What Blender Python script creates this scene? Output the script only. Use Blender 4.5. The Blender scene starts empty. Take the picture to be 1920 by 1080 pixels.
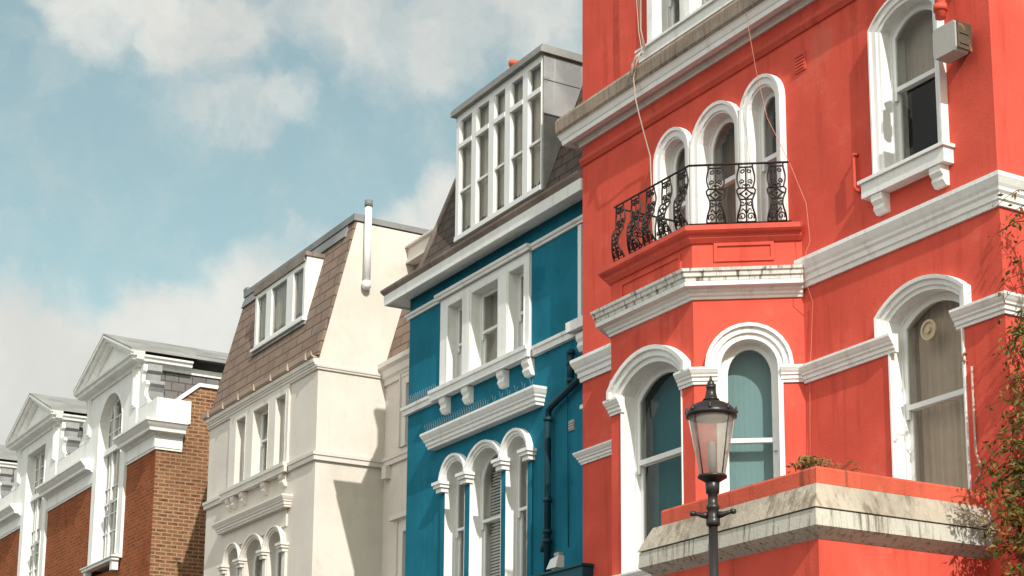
import bpy, math, random
from mathutils import Vector, Matrix
from mathutils.geometry import tessellate_polygon
R = math.radians
PI = math.pi
random.seed(7)
scene = bpy.context.scene
COL = scene.collection

# ------------------------------------------------------------------ sun, sky, camera
SUN = Vector((4.5, -1.0, 3.4)).normalized()          # direction towards the sun
EL = math.asin(SUN.z)
AZ = math.atan2(SUN.x, SUN.y)

# ------------------------------------------------------------------ materials
def nodes_of(name):
    m = bpy.data.materials.new(name); m.use_nodes = True
    nt = m.node_tree
    for n in list(nt.nodes): nt.nodes.remove(n)
    out = nt.nodes.new('ShaderNodeOutputMaterial')
    return m, nt, out
def N(nt, typ, **kw):
    n = nt.nodes.new(typ)
    for k, v in kw.items():
        if k in n.inputs: n.inputs[k].default_value = v
        else: setattr(n, k, v)
    return n
def L(nt, a, ao, b, bi): nt.links.new(a.outputs[ao], b.inputs[bi])
def rgba(c): return (c[0], c[1], c[2], 1)
def mixc(nt, fac, a, b, blend='MIX'):
    """a/b: colour tuple or (node, socket); fac: float or (node, socket)"""
    m = nt.nodes.new('ShaderNodeMix'); m.data_type = 'RGBA'; m.blend_type = blend
    for sock, v in ((0, fac), (6, a), (7, b)):
        if isinstance(v, tuple) and hasattr(v[0], 'outputs'): nt.links.new(v[0].outputs[v[1]], m.inputs[sock])
        elif sock == 0: m.inputs[0].default_value = v
        else: m.inputs[sock].default_value = rgba(v)
    return (m, 2)
def ramp(nt, src, p0, p1, v0=0.0, v1=1.0):
    r = nt.nodes.new('ShaderNodeMapRange'); r.interpolation_type = 'SMOOTHSTEP'
    r.inputs[1].default_value = p0; r.inputs[2].default_value = p1
    r.inputs[3].default_value = v0; r.inputs[4].default_value = v1
    nt.links.new(src[0].outputs[src[1]], r.inputs[0]); return (r, 0)
def noise(nt, scale, detail=5, rough=.55, stretch=None, vec=None):
    if vec is None:
        tc = nt.nodes.new('ShaderNodeTexCoord'); vec = (tc, 'Object')
    mp = nt.nodes.new('ShaderNodeMapping')
    if stretch: mp.inputs['Scale'].default_value = stretch
    nt.links.new(vec[0].outputs[vec[1]], mp.inputs[0])
    n = N(nt, 'ShaderNodeTexNoise', Scale=scale, Detail=detail, Roughness=rough)
    L(nt, mp, 0, n, 'Vector'); return (n, 0)
def principled(nt, out, col, rough, spec=.3, bump=None, metal=0):
    p = N(nt, 'ShaderNodeBsdfPrincipled', Roughness=rough, Metallic=metal)
    p.inputs['Specular IOR Level'].default_value = spec
    if isinstance(col[0], (int, float)): p.inputs['Base Color'].default_value = rgba(col)
    else: nt.links.new(col[0].outputs[col[1]], p.inputs['Base Color'])
    if bump:
        b = N(nt, 'ShaderNodeBump', Strength=bump[1], Distance=bump[2])
        nt.links.new(bump[0][0].outputs[bump[0][1]], b.inputs['Height']); L(nt, b, 0, p, 'Normal')
    L(nt, p, 0, out, 0); return p
def paint(name, col, rough=.75, var=.14, bump=.25, streak=None, patch=None, spec=.25, bscale=45):
    """painted render / wood: mottled colour, fine bump, optional run-off streaks and worn patches"""
    m, nt, out = nodes_of(name)
    n1 = noise(nt, 1.3, 6, .6)
    c = mixc(nt, ramp(nt, n1, .3, .7), tuple(x*(1-var) for x in col), tuple(min(1, x*(1+var)) for x in col))
    n2 = noise(nt, 9, 4)
    c = mixc(nt, ramp(nt, n2, .55, .8, 0, .35), c, tuple(x*.75 for x in col))
    if streak:
        fq, lo, hi = streak[2:] if len(streak) > 2 else (9, .53, .74)
        n3 = noise(nt, 1, 5, .65, (fq, fq, .55))
        c = mixc(nt, ramp(nt, n3, lo, hi, 0, streak[1]), c, streak[0])
    if patch:
        n4 = noise(nt, patch[2] if len(patch) > 2 else 2.3, 8, .7)
        c = mixc(nt, ramp(nt, n4, .56, .66, 0, patch[1]), c, patch[0])
    nb = noise(nt, bscale, 4, .6)
    principled(nt, out, c, rough, spec, (nb, bump, .01))
    return m
def courses(nt, bw, bh, mortar, c1, c2, cm, offset=.5, bias=0):
    """brick / slate courses on x+y (along the wall) and z"""
    tc = nt.nodes.new('ShaderNodeTexCoord'); sp = nt.nodes.new('ShaderNodeSeparateXYZ')
    L(nt, tc, 'Object', sp, 0)
    ad = nt.nodes.new('ShaderNodeMath'); L(nt, sp, 0, ad, 0); L(nt, sp, 1, ad, 1)
    cb = nt.nodes.new('ShaderNodeCombineXYZ'); L(nt, ad, 0, cb, 0); L(nt, sp, 2, cb, 1)
    b = nt.nodes.new('ShaderNodeTexBrick'); b.offset = offset
    L(nt, cb, 0, b, 'Vector')
    for k, v in (('Color1', c1), ('Color2', c2), ('Mortar', cm)): b.inputs[k].default_value = rgba(v)
    for k, v in (('Scale', 1), ('Mortar Size', mortar), ('Mortar Smooth', .15), ('Bias', bias), ('Brick Width', bw), ('Row Height', bh)):
        b.inputs[k].default_value = v
    return b
def brick_mat(name, c1, c2, cm, dark, soot=.6):
    m, nt, out = nodes_of(name)
    b = courses(nt, .225, .078, .013, c1, c2, cm)
    vo = noise(nt, 7, 3, .5, (1, 1, 2.6))
    c = mixc(nt, ramp(nt, vo, .5, .66, 0, .75), (b, 0), dark)
    c = mixc(nt, (b, 1), c, cm)
    n = noise(nt, .9, 6, .65)
    c = mixc(nt, ramp(nt, n, .48, .7, 0, soot), c, tuple(x*.45 for x in c1))
    inv = N(nt, 'ShaderNodeMath', operation='SUBTRACT'); inv.inputs[0].default_value = 1; L(nt, b, 1, inv, 1)
    principled(nt, out, c, .95, .05, ((inv, 0), .6, .012))
    return m
def slate_mat(name, c1, c2, cm, bw=.42, bh=.24, stain=None):
    m, nt, out = nodes_of(name)
    b = courses(nt, bw, bh, .012, c1, c2, cm)
    n = noise(nt, 2.2, 6, .65)
    c = mixc(nt, ramp(nt, n, .4, .72, 0, .65), (b, 0), stain or tuple(x*.5 for x in c1))
    n2 = noise(nt, 18, 4)
    c = mixc(nt, ramp(nt, n2, .5, .8, 0, .4), c, tuple(min(1, x*1.5) for x in c2))
    inv = N(nt, 'ShaderNodeMath', operation='SUBTRACT'); inv.inputs[0].default_value = 1; L(nt, b, 1, inv, 1)
    principled(nt, out, c, .8, .25, ((inv, 0), .8, .02))
    return m
def glass_mat(name, tint=(.82, .87, .86), refl=1.45, milk=.0):
    m, nt, out = nodes_of(name)
    t = N(nt, 'ShaderNodeBsdfTransparent'); t.inputs[0].default_value = rgba(tint)
    g = N(nt, 'ShaderNodeBsdfGlossy', Roughness=.02); g.inputs[0].default_value = (1, 1, 1, 1)
    nb = noise(nt, 2.5, 2)
    bp = N(nt, 'ShaderNodeBump', Strength=.05, Distance=.02); nt.links.new(nb[0].outputs[nb[1]], bp.inputs['Height'])
    L(nt, bp, 0, g, 'Normal')
    f = N(nt, 'ShaderNodeFresnel', IOR=refl)
    ge = nt.nodes.new('ShaderNodeNewGeometry'); a = N(nt, 'ShaderNodeMath', operation='SUBTRACT'); a.use_clamp = True
    L(nt, f, 0, a, 0); L(nt, ge, 'Backfacing', a, 1)      # the far face of the pane adds no second mirror
    mx = nt.nodes.new('ShaderNodeMixShader'); L(nt, a, 0, mx, 0); L(nt, g, 0, mx, 2); L(nt, mx, 0, out, 0)
    if milk:      # frosted by dust and age
        df = N(nt, 'ShaderNodeBsdfTranslucent'); df.inputs[0].default_value = (.85, .80, .74, 1)
        d2 = N(nt, 'ShaderNodeBsdfDiffuse'); d2.inputs[0].default_value = (.75, .71, .66, 1)
        m1 = nt.nodes.new('ShaderNodeMixShader'); m1.inputs[0].default_value = .5; L(nt, df, 0, m1, 1); L(nt, d2, 0, m1, 2)
        m2 = nt.nodes.new('ShaderNodeMixShader'); m2.inputs[0].default_value = milk; L(nt, t, 0, m2, 1); L(nt, m1, 0, m2, 2); L(nt, m2, 0, mx, 1)
    else: L(nt, t, 0, mx, 1)
    return m
def leaf_mat(name, stops, trans=.3):
    m, nt, out = nodes_of(name)
    g = nt.nodes.new('ShaderNodeNewGeometry'); cr = nt.nodes.new('ShaderNodeValToRGB')
    L(nt, g, 'Random Per Island', cr, 0)
    el = cr.color_ramp.elements
    el[0].position, el[0].color = stops[0][0], rgba(stops[0][1]); el[1].position, el[1].color = stops[-1][0], rgba(stops[-1][1])
    for p, c in stops[1:-1]: e = el.new(p); e.color = rgba(c)
    d = N(nt, 'ShaderNodeBsdfPrincipled', Roughness=.55); d.inputs['Specular IOR Level'].default_value = .3
    t = nt.nodes.new('ShaderNodeBsdfTranslucent'); L(nt, cr, 0, d, 'Base Color'); L(nt, cr, 0, t, 0)
    mx = nt.nodes.new('ShaderNodeMixShader'); mx.inputs[0].default_value = trans
    L(nt, d, 0, mx, 1); L(nt, t, 0, mx, 2); L(nt, mx, 0, out, 0)
    return m

M = {}
M['red'] = paint('red_render', (.585, .088, .060), .85, .10, .3, spec=.08, streak=((.42, .058, .04), .75, 5, .5, .72), patch=((.60, .14, .10), .6, 1.3))
M['red_trim'] = paint('red_trim_paint', (.54, .075, .048), .6, .16, .3, streak=((.30, .04, .025), .5))
M['kerb'] = paint('red_parapet_paint', (.53, .095, .055), .8, .22, .5, streak=((.16, .05, .025), .8), patch=((.62, .20, .11), .5, 3))
M['white'] = paint('white_masonry_paint', (.735, .735, .72), .65, .05, .2, streak=((.50, .46, .41), .5, 8, .52, .72), patch=((.60, .57, .52), .4, 4))
M['sash'] = paint('white_sash_paint', (.68, .685, .675), .45, .03, .05)
M['stained'] = paint('stained_white_paint', (.60, .58, .54), .7, .06, .35, streak=((.055, .042, .032), .88, 17, .51, .66), patch=((.30, .25, .19), .6, 7))
M['mossy'] = paint('weathered_stone_band', (.27, .215, .17), .85, .25, .6, streak=((.08, .062, .05), .65, 24, .48, .70), patch=((.36, .30, .26), .6, 7))
M['concrete'] = paint('weathered_concrete', (.35, .305, .245), .9, .28, 1.0, streak=((.12, .09, .06), .75, 7, .46, .68), patch=((.42, .375, .31), .85, 3.4), bscale=25)
M['fascia'] = paint('streaky_white_fascia', (.47, .445, .39), .8, .08, .4, streak=((.10, .08, .058), .85, 26, .49, .70), patch=((.34, .29, .22), .5, 5))
M['fascia_clean'] = paint('white_fascia', (.70, .68, .63), .8, .06, .3, streak=((.34, .28, .20), .6))
M['blue'] = paint('teal_blue_render', (.012, .138, .205), .8, .15, .3, spec=.08, streak=((.022, .18, .25), .5, 6, .5, .75), patch=((.006, .095, .15), .6, 1.4))
M['blue_dark'] = paint('dark_teal_paint', (.010, .068, .095), .5, .15, .1)
M['iron_teal'] = paint('dark_teal_iron', (.006, .035, .05), .45, .2, .2)
M['cream'] = paint('cream_render', (.60, .555, .50), .85, .05, .3, patch=((.53, .48, .42), .6, 1.1), spec=.1, streak=((.50, .46, .40), .35))
M['cream_trim'] = paint('cream_trim_paint', (.63, .59, .54), .7, .05, .2, streak=((.48, .42, .35), .4))
M['gutter'] = paint('faded_buff_gutter', (.46, .35, .28), .6, .1, .15)
M['lead'] = paint('grey_lead_sheet', (.26, .26, .26), .55, .25, .35, streak=((.42, .41, .40), .6), patch=((.17, .17, .175), .6, 3))
M['lead_light'] = paint('pale_lead_sheet', (.255, .25, .24), .6, .2, .35, patch=((.25, .25, .25), .6, 2.2))
M['zinc'] = paint('grey_zinc_capping', (.20, .20, .20), .5, .2, .2)
M['roofedge'] = paint('brown_weathered_lead', (.21, .17, .145), .75, .28, .6, streak=((.09, .07, .06), .7), patch=((.33, .28, .25), .6, 4))
M['darkiron'] = paint('black_iron', (.022, .018, .016), .45, .3, .3, patch=((.06, .03, .018), .5, 9))
M['lampblack'] = paint('black_lamp_paint', (.020, .016, .015), .35, .3, .15, spec=.45)
M['copper'] = paint('terracotta', (.46, .12, .06), .8, .2, .2)
M['greybox'] = paint('grey_box_enamel', (.36, .345, .325), .5, .06, .05)
M['rusty'] = paint('rusty_dark_metal', (.07, .05, .035), .7, .4, .4, patch=((.40, .17, .05), .8, 9))
M['interior'] = paint('dark_interior', (.030, .025, .022), .9, .2, .05)
M['net'] = paint('beige_net_curtain', (.60, .48, .395), .9, .1, .2, streak=((.50, .40, .33), .3))
M['palecurtain'] = paint('pale_fawn_curtain', (.62, .55, .49), .9, .12, .1)
M['greycurtain'] = paint('grey_curtain', (.46, .41, .37), .9, .1, .1)
M['browncurtain'] = paint('brown_curtain', (.24, .165, .125), .9, .2, .1)
M['tealblind'] = paint('pale_teal_blind', (.20, .34, .38), .8, .06, .05)
M['deepteal'] = paint('deep_teal_curtain', (.025, .13, .16), .8, .15, .05)
M['whiteslat'] = paint('white_shutter_paint', (.62, .60, .57), .6, .05, .05)
M['brick'] = brick_mat('red_brick', (.36, .090, .034), (.25, .062, .024), (.22, .125, .072), (.10, .035, .02))
M['yellowbrick'] = brick_mat('yellow_stock_brick', (.26, .12, .062), (.19, .08, .04), (.32, .225, .145), (.075, .035, .022), .3)
M['slate'] = slate_mat('brown_slates', (.225, .160, .120), (.19, .135, .104), (.06, .042, .034), .62, .205, stain=(.125, .088, .068))
M['darkslate'] = slate_mat('dark_slates', (.10, .075, .062), (.075, .055, .048), (.03, .022, .02), .3, .18)
M['greyslate'] = slate_mat('grey_slates', (.20, .185, .18), (.16, .15, .145), (.07, .065, .06), .3, .2)
M['glass'] = glass_mat('window_glass', (.88, .88, .86), 1.33)
M['lampglass'] = glass_mat('lamp_glass', (.95, .94, .92), 1.33, milk=.24)
M['pinkcable'] = paint('faded_pink_cable', (.50, .20, .145), .6, .1, 0)
M['fan'] = paint('yellowed_plastic', (.50, .40, .27), .5, .05, .05)
M['cable'] = paint('pale_cable', (.42, .33, .27), .6, .1, 0)
M['asphalt'] = paint('asphalt', (.05, .05, .052), .9, .2, .5)
M['paving'] = slate_mat('paving_slabs', (.30, .29, .27), (.26, .25, .235), (.12, .11, .1), .9, .6)
M['kerbstone'] = paint('granite_kerb', (.33, .32, .31), .85, .15, .3)
M['ground'] = paint('earth_and_gardens', (.10, .095, .07), .95, .3, .4)
M['roadpaint'] = paint('yellow_line_paint', (.62, .45, .06), .7, .15, .2)
M['leaf'] = leaf_mat('climber_leaves', [(0, (.04, .055, .014)), (.4, (.11, .115, .024)), (.72, (.22, .18, .034)), (.88, (.24, .10, .022)), (.96, (.24, .045, .018)), (1, (.22, .20, .05))])
M['leaf2'] = leaf_mat('weed_leaves', [(0, (.10, .13, .03)), (.5, (.24, .20, .06)), (.8, (.42, .16, .08)), (1, (.20, .05, .03))])
M['stem'] = paint('woody_stem', (.06, .035, .02), .9, .3, .4)

# ------------------------------------------------------------------ geometry helpers
class Fr:
    """a wall frame: s along the wall, d out of the wall, z up"""
    def __init__(s, o, u, n): s.o, s.u, s.n = Vector(o), Vector(u).normalized(), Vector(n).normalized()
    def p(s, a, d, z): return s.o + s.u*a + s.n*d + Vector((0, 0, z))
def front(Y): return Fr((0, Y, 0), (1, 0, 0), (0, -1, 0))
def side(X): return Fr((X, 0, 0), (0, 1, 0), (1, 0, 0))

class B:
    def __init__(s): s.v, s.f, s.m = [], [], []; s.mi = 0; s.smooth = set()
    def add(s, vs, fs, smooth=False):
        k = len(s.v); s.v += [Vector(v) for v in vs]
        for f in fs:
            if smooth: s.smooth.add(len(s.f))
            s.f.append([i+k for i in f]); s.m.append(s.mi)
        return s
    def box(s, x0, x1, y0, y1, z0, z1):
        vs = [(x, y, z) for z in (z0, z1) for x, y in ((x0, y0), (x1, y0), (x1, y1), (x0, y1))]
        return s.add(vs, [(0, 3, 2, 1), (4, 5, 6, 7), (0, 1, 5, 4), (1, 2, 6, 5), (2, 3, 7, 6), (3, 0, 4, 7)])
    def fbox(s, fr, s0, s1, d0, d1, z0, z1):
        vs = [fr.p(a, d, z) for z in (z0, z1) for a, d in ((s0, d1), (s1, d1), (s1, d0), (s0, d0))]
        return s.add(vs, [(0, 3, 2, 1), (4, 5, 6, 7), (0, 1, 5, 4), (1, 2, 6, 5), (2, 3, 7, 6), (3, 0, 4, 7)])
    def prism(s, fr, poly, d0, d1):
        n = len(poly)
        vs = [fr.p(a, d1, z) for a, z in poly] + [fr.p(a, d0, z) for a, z in poly]
        return s.add(vs, [tuple(range(n)), tuple(range(2*n-1, n-1, -1))] + [(i, i+n, (i+1) % n+n, (i+1) % n) for i in range(n)])
    def hexa(s, a, b):
        """two matching quads a (4 points) and b (4 points)"""
        return s.add(list(a)+list(b), [(0, 1, 2, 3), (7, 6, 5, 4)] + [(i, i+4, (i+1) % 4+4, (i+1) % 4) for i in range(4)])
    def ring(s, fr, outer, inner, d0, d1):
        n = len(outer)
        vs = [fr.p(a, d1, z) for a, z in outer] + [fr.p(a, d1, z) for a, z in inner] + [fr.p(a, d0, z) for a, z in outer] + [fr.p(a, d0, z) for a, z in inner]
        fs = []
        for i in range(n):
            j = (i+1) % n
            fs += [(i, j, j+n, i+n), (i+2*n, i+3*n, j+3*n, j+2*n), (i, i+2*n, j+2*n, j), (i+n, j+n, j+3*n, i+3*n)]
        return s.add(vs, fs)
    def strips(s, fr, rings, depths, cap=True):
        """open outlines (same point count) at given depths, bridged"""
        n = len(rings[0]); vs, fs = [], []
        for r, d in zip(rings, depths): vs += [fr.p(a, d, z) for a, z in r]
        for k in range(len(rings)-1):
            for i in range(n-1): fs.append((k*n+i, k*n+i+1, (k+1)*n+i+1, (k+1)*n+i))
        if cap and len(rings) > 2:
            fs.append(tuple(k*n for k in range(len(rings)))); fs.append(tuple(k*n+n-1 for k in reversed(range(len(rings)))))
        return s.add(vs, fs)
    def wall(s, fr, outer, holes, t):
        polys = [[Vector((a, z, 0)) for a, z in p] for p in [outer]+holes]
        tri = tessellate_polygon(polys)
        flat = [q for p in [outer]+holes for q in p]; n = len(flat)
        vs = [fr.p(a, 0, z) for a, z in flat] + [fr.p(a, -t, z) for a, z in flat]
        fs = [tuple(x) for x in tri] + [tuple(i+n for i in reversed(x)) for x in tri]
        k = 0
        for p in [outer]+holes:
            m = len(p)
            for i in range(m): j = (i+1) % m; fs.append((k+i, k+j, k+j+n, k+i+n))
            k += m
        return s.add(vs, fs)
    def sweep(s, path, prof, closed=False):
        """profile [(d,z)] swept along a plan polyline; outward is to the right of travel"""
        P = [Vector((x, y)) for x, y in path]; n = len(P); offs = []
        for i in range(n):
            if closed: a, c = P[i]-P[i-1], P[(i+1) % n]-P[i]
            else: a = P[i]-P[i-1] if i else P[1]-P[0]; c = P[i+1]-P[i] if i < n-1 else P[i]-P[i-1]
            a.normalize(); c.normalize()
            na, nc = Vector((a.y, -a.x)), Vector((c.y, -c.x)); b = (na+nc).normalized()
            offs.append(b/max(.3, b.dot(na)))
        m = len(prof); vs, fs = [], []
        for p, o in zip(P, offs):
            for d, z in prof: vs.append((p.x+o.x*d, p.y+o.y*d, z))
        for i in range(n if closed else n-1):
            j = (i+1) % n
            for k in range(m):
                l = (k+1) % m
                fs.append((i*m+k, j*m+k, j*m+l, i*m+l))
        if not closed:
            fs.append(tuple(reversed(range(m)))); fs.append(tuple((n-1)*m+k for k in range(m)))
        return s.add(vs, fs)
    def lathe(s, c, prof, n=24):
        vs, fs = [], []
        for r, z in prof:
            for i in range(n): a = 2*PI*i/n; vs.append((c[0]+r*math.cos(a), c[1]+r*math.sin(a), c[2]+z))
        for k in range(len(prof)-1):
            for i in range(n): j = (i+1) % n; fs.append((k*n+i, k*n+j, (k+1)*n+j, (k+1)*n+i))
        s.add(vs, fs, True)
        if prof[0][0] > 1e-4: s.f.append([len(s.v)-len(vs)+i for i in reversed(range(n))]); s.m.append(s.mi)
        if prof[-1][0] > 1e-4: s.f.append([len(s.v)-n+i for i in range(n)]); s.m.append(s.mi)
        return s
    def tube(s, pts, r, n=6):
        P = [Vector(p) for p in pts]; vs, fs = [], []; up = Vector((.13, .27, .95)).normalized()
        for i, p in enumerate(P):
            t = (P[min(i+1, len(P)-1)]-P[max(i-1, 0)]).normalized()
            a = t.cross(up)
            if a.length < .2: a = t.cross(Vector((1, .1, 0)))
            a.normalize(); b = t.cross(a); rr = r[i] if isinstance(r, (list, tuple)) else r
            for k in range(n): q = 2*PI*k/n; vs.append(p+a*math.cos(q)*rr+b*math.sin(q)*rr)
        for i in range(len(P)-1):
            for k in range(n): l = (k+1) % n; fs.append((i*n+k, i*n+l, (i+1)*n+l, (i+1)*n+k))
        s.add(vs, fs, True)
        k0 = len(s.v)-len(vs)
        s.f.append([k0+k for k in reversed(range(n))]); s.m.append(s.mi)
        s.f.append([len(s.v)-n+k for k in range(n)]); s.m.append(s.mi)
        return s
    def build(s, name, mats, parent=None, root=None, fix=True):
        mats = [M[x] for x in (mats if isinstance(mats, (list, tuple)) else [mats])]
        o3 = Vector(root.location) if root else Vector((0, 0, 0))
        me = bpy.data.meshes.new(name); me.from_pydata([v-o3 for v in s.v], [], s.f)
        for i, p in enumerate(me.polygons): p.material_index = s.m[i]; p.use_smooth = i in s.smooth
        for x in mats: me.materials.append(x)
        if fix:
            import bmesh
            bm = bmesh.new(); bm.from_mesh(me); bmesh.ops.recalc_face_normals(bm, faces=bm.faces); bm.to_mesh(me); bm.free()
        me.update()
        ob = bpy.data.objects.new(name, me); COL.objects.link(ob)
        if parent: ob.parent = parent
        elif root is None: pass
        return ob

def each(s, name, mats, parent=None, root=None):
    """one object for every separate piece gathered in the builder"""
    par = list(range(len(s.v)))
    def fd(i):
        while par[i] != i: par[i] = par[par[i]]; i = par[i]
        return i
    for f in s.f:
        for i in f[1:]: par[fd(i)] = fd(f[0])
    isl = {}
    for k, f in enumerate(s.f): isl.setdefault(fd(f[0]), []).append(k)
    items = []
    for fs in isl.values():
        vs = [s.v[i] for k in fs for i in s.f[k]]
        items.append([[min(v[a] for v in vs)-.006 for a in range(3)], [max(v[a] for v in vs)+.006 for a in range(3)], fs])
    done = False
    while not done:
        done = True
        for i in range(len(items)):
            for j in range(i+1, len(items)):
                A, C = items[i], items[j]
                if all(A[0][a] <= C[1][a] and C[0][a] <= A[1][a] for a in range(3)):
                    A[0] = [min(A[0][a], C[0][a]) for a in range(3)]; A[1] = [max(A[1][a], C[1][a]) for a in range(3)]; A[2] = A[2]+C[2]
                    items.pop(j); done = False; break
            if not done: break
    res = []
    for lo, hi, fs in items:
        q = B(); mp = {}
        for k in sorted(fs):
            if k in s.smooth: q.smooth.add(len(q.f))
            q.f.append([mp.setdefault(i, len(mp)) for i in s.f[k]]); q.m.append(s.m[k])
        q.v = [s.v[i] for i in mp]
        res.append(q.build(name, mats, parent, root))
    return res
B.each = each

def tag(o, label, cat, group=None):
    o['label'] = label; o['category'] = cat
    if group: o['group'] = group
    return o
def thing(name, label, cat, loc, group=None):
    o = bpy.data.objects.new(name, None); COL.objects.link(o); o.location = loc; o.empty_display_size = .3
    return tag(o, label, cat, group)
def structure(o): o['kind'] = 'structure'; return o

def outl(c, hw, z0, zs, rise, o=0.0, n=14):
    """opening outline grown by o: up the left leg, over the head, down the right leg"""
    h = hw+o
    if rise <= 1e-4: return [(c-h, z0), (c-h, zs+o), (c+h, zs+o), (c+h, z0)]
    rad = (hw*hw+rise*rise)/(2*rise); zc = zs+rise-rad; rr = rad+o
    a0 = math.acos(max(-1, min(1, h/rr)))
    if rise > hw*.999: a0 = 0
    pts = [(c-h, z0)]
    for i in range(n+1):
        a = PI-a0-(PI-2*a0)*i/n; pts.append((c+rr*math.cos(a), zc+rr*math.sin(a)))
    return pts+[(c+h, z0)]

GEN = [(0, 0), (.22, 0), (.25, .16), (.40, .20), (.42, .38), (.60, .46), (.63, .56), (.78, .66), (.95, .82), (1, .86), (1, 1), (0, 1.05)]
def prof(z0, z1, q, base=-.02):
    return [((base if d == 0 else d*q), z0+(z1-z0)*t) for d, t in GEN]

def curtain(fr, c, hw, z0, z1, d, amp=.012, n=40, gap=0):
    b = B(); vs = []; fs = []
    for i in range(n+1):
        a = c-hw+2*hw*i/n; dd = d+amp*math.sin(i*1.9)+amp*.5*math.sin(i*.73)
        vs += [fr.p(a, dd, z0), fr.p(a, dd, z1), fr.p(a, dd-.004, z0), fr.p(a, dd-.004, z1)]
    for i in range(n):
        k = 4*i; fs += [(k, k+4, k+5, k+1), (k+2, k+3, k+7, k+6), (k+1, k+5, k+7, k+3), (k, k+2, k+6, k+4)]
    fs += [(0, 1, 3, 2), (4*n, 4*n+2, 4*n+3, 4*n+1)]
    return b.add(vs, fs)

def window(root, fr, c, hw, z0, zs, rise, sur, d=-.14, rail=None, fw=.045, mat='white', hood=None, cur=None, cur_span=None,
           bars=(0, 0), horns=True, sashmat='sash', sashname='sash', extra=None, amp=.012):
    """a window is a part of its house: surround (this mesh) > sash, pane, curtain / blind
    sur: [(offset, depth)] of the lining and architrave; hood: (zlow, [(o, depth)]) an arched hood above the imposts"""
    b = B()
    b.strips(fr, [outl(c, hw, z0, zs, rise, o) for o, _ in sur], [q for _, q in sur], cap=False)
    if hood:
        b.strips(fr, [outl(c, hw, hood[0], zs, rise, o) for o, _ in hood[1]], [q for _, q in hood[1]])
    if extra: extra(b)
    w = b.build('window', mat, root, root)
    full = outl(c, hw-.001, z0, zs, rise)
    zr = rail or z0
    def inset(pts, k, zb): return [(c+(a-c)*(hw-k)/hw, max(zb, z-(k if z > zr+.05 else 0))) for a, z in pts]
    # outer box frame
    zt = zs+rise
    f = B()
    inner = [(c+(a-c)*(hw-fw*.45)/hw, z-(fw*.45 if i not in (0, len(full)-1) else -.02)) for i, (a, z) in enumerate(full)]
    f.ring(fr, full, inner, d-.10, d)
    f.build('window_frame', sashmat, w, root)
    hi = hw-fw*.45
    def sash(zb, arch, dd, hmat):
        g = B()
        if arch:
            o = [(c-hi, zb)]+[(c+(a-c)*hi/hw, z-fw*.45) for a, z in full[1:-1]]+[(c+hi, zb)]
        else: o = [(c-hi, zb), (c-hi, arch_z), (c+hi, arch_z), (c+hi, zb)]
        k = fw
        i_ = [(c+(a-c)*(hi-k)/hi, (zb+k if j in (0, len(o)-1) else z-k)) for j, (a, z) in enumerate(o)]
        g.ring(fr, o, i_, dd-.035, dd)
        nv, nh = bars
        ztop = max(z for _, z in i_)
        for q in range(nv):
            a = c-hi+2*hi*(q+1)/(nv+1)
            zz = min(z for (aa, z), (ab, zb2) in zip(i_[1:-1], i_[2:]) if min(aa, ab)-1e-6 <= a <= max(aa, ab)+1e-6) if len(i_) > 4 else ztop
            g.fbox(fr, a-.011, a+.011, dd-.03, dd-.004, zb+k, zz+.015)
        for q in range(nh):
            z = zb+k+(ztop-zb-k)*(q+1)/(nh+1); g.fbox(fr, c-hi+k, c+hi-k, dd-.029, dd-.005, z-.011, z+.011)
        if horns and hmat:
            for sx in (-1, 1): g.fbox(fr, c+sx*(hi-.022)-.02, c+sx*(hi-.022)+.02, dd-.03, dd-.002, zb-.085, zb+.001)
        g.build(sashname, sashmat, w, root)
        p = B(); p.prism(fr, i_, dd-.024, dd-.018); p.build('pane', 'glass', w, root)
    if rail:
        sash(rail-.025, True, d-.012, True)
        arch_z = rail+.02
        sash(z0+.02, False, d-.05, False)
    else:
        sash(z0+.02, True, d-.02, False)
    if cur:
        lo, hi2 = cur_span or (z0, zt)
        curtain(fr, c, hw+.05, lo, hi2+.05, d-.20, amp).build('blind' if amp < .005 else 'curtain', cur, w, root)
    return w

def sill(root, fr, s0, s1, z0, z1, q, mat='white', brackets=(), bw=.11, bh=.2):
    b = B()
    b.fbox(fr, s0, s1, -.01, q*.82, z0, z1-.035); b.fbox(fr, s0-.025, s1+.025, -.01, q, z1-.033, z1)
    o = b.build('sill', mat, root, root)
    for x in brackets:
        k = B(); pts = [(.0, z0-.002), (q*.72, z0-.002), (q*.72, z0-bh*.35), (q*.5, z0-bh*.55), (q*.55, z0-bh*.75), (q*.3, z0-bh), (0, z0-bh)]
        vs = [fr.p(x-bw/2, d, z) for d, z in pts]+[fr.p(x+bw/2, d, z) for d, z in pts]; n = len(pts)
        k.add(vs, [tuple(range(n)), tuple(range(2*n-1, n-1, -1))]+[(i, i+n, (i+1) % n+n, (i+1) % n) for i in range(n)])
        k.build('bracket', mat, root, root)
    return o

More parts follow.
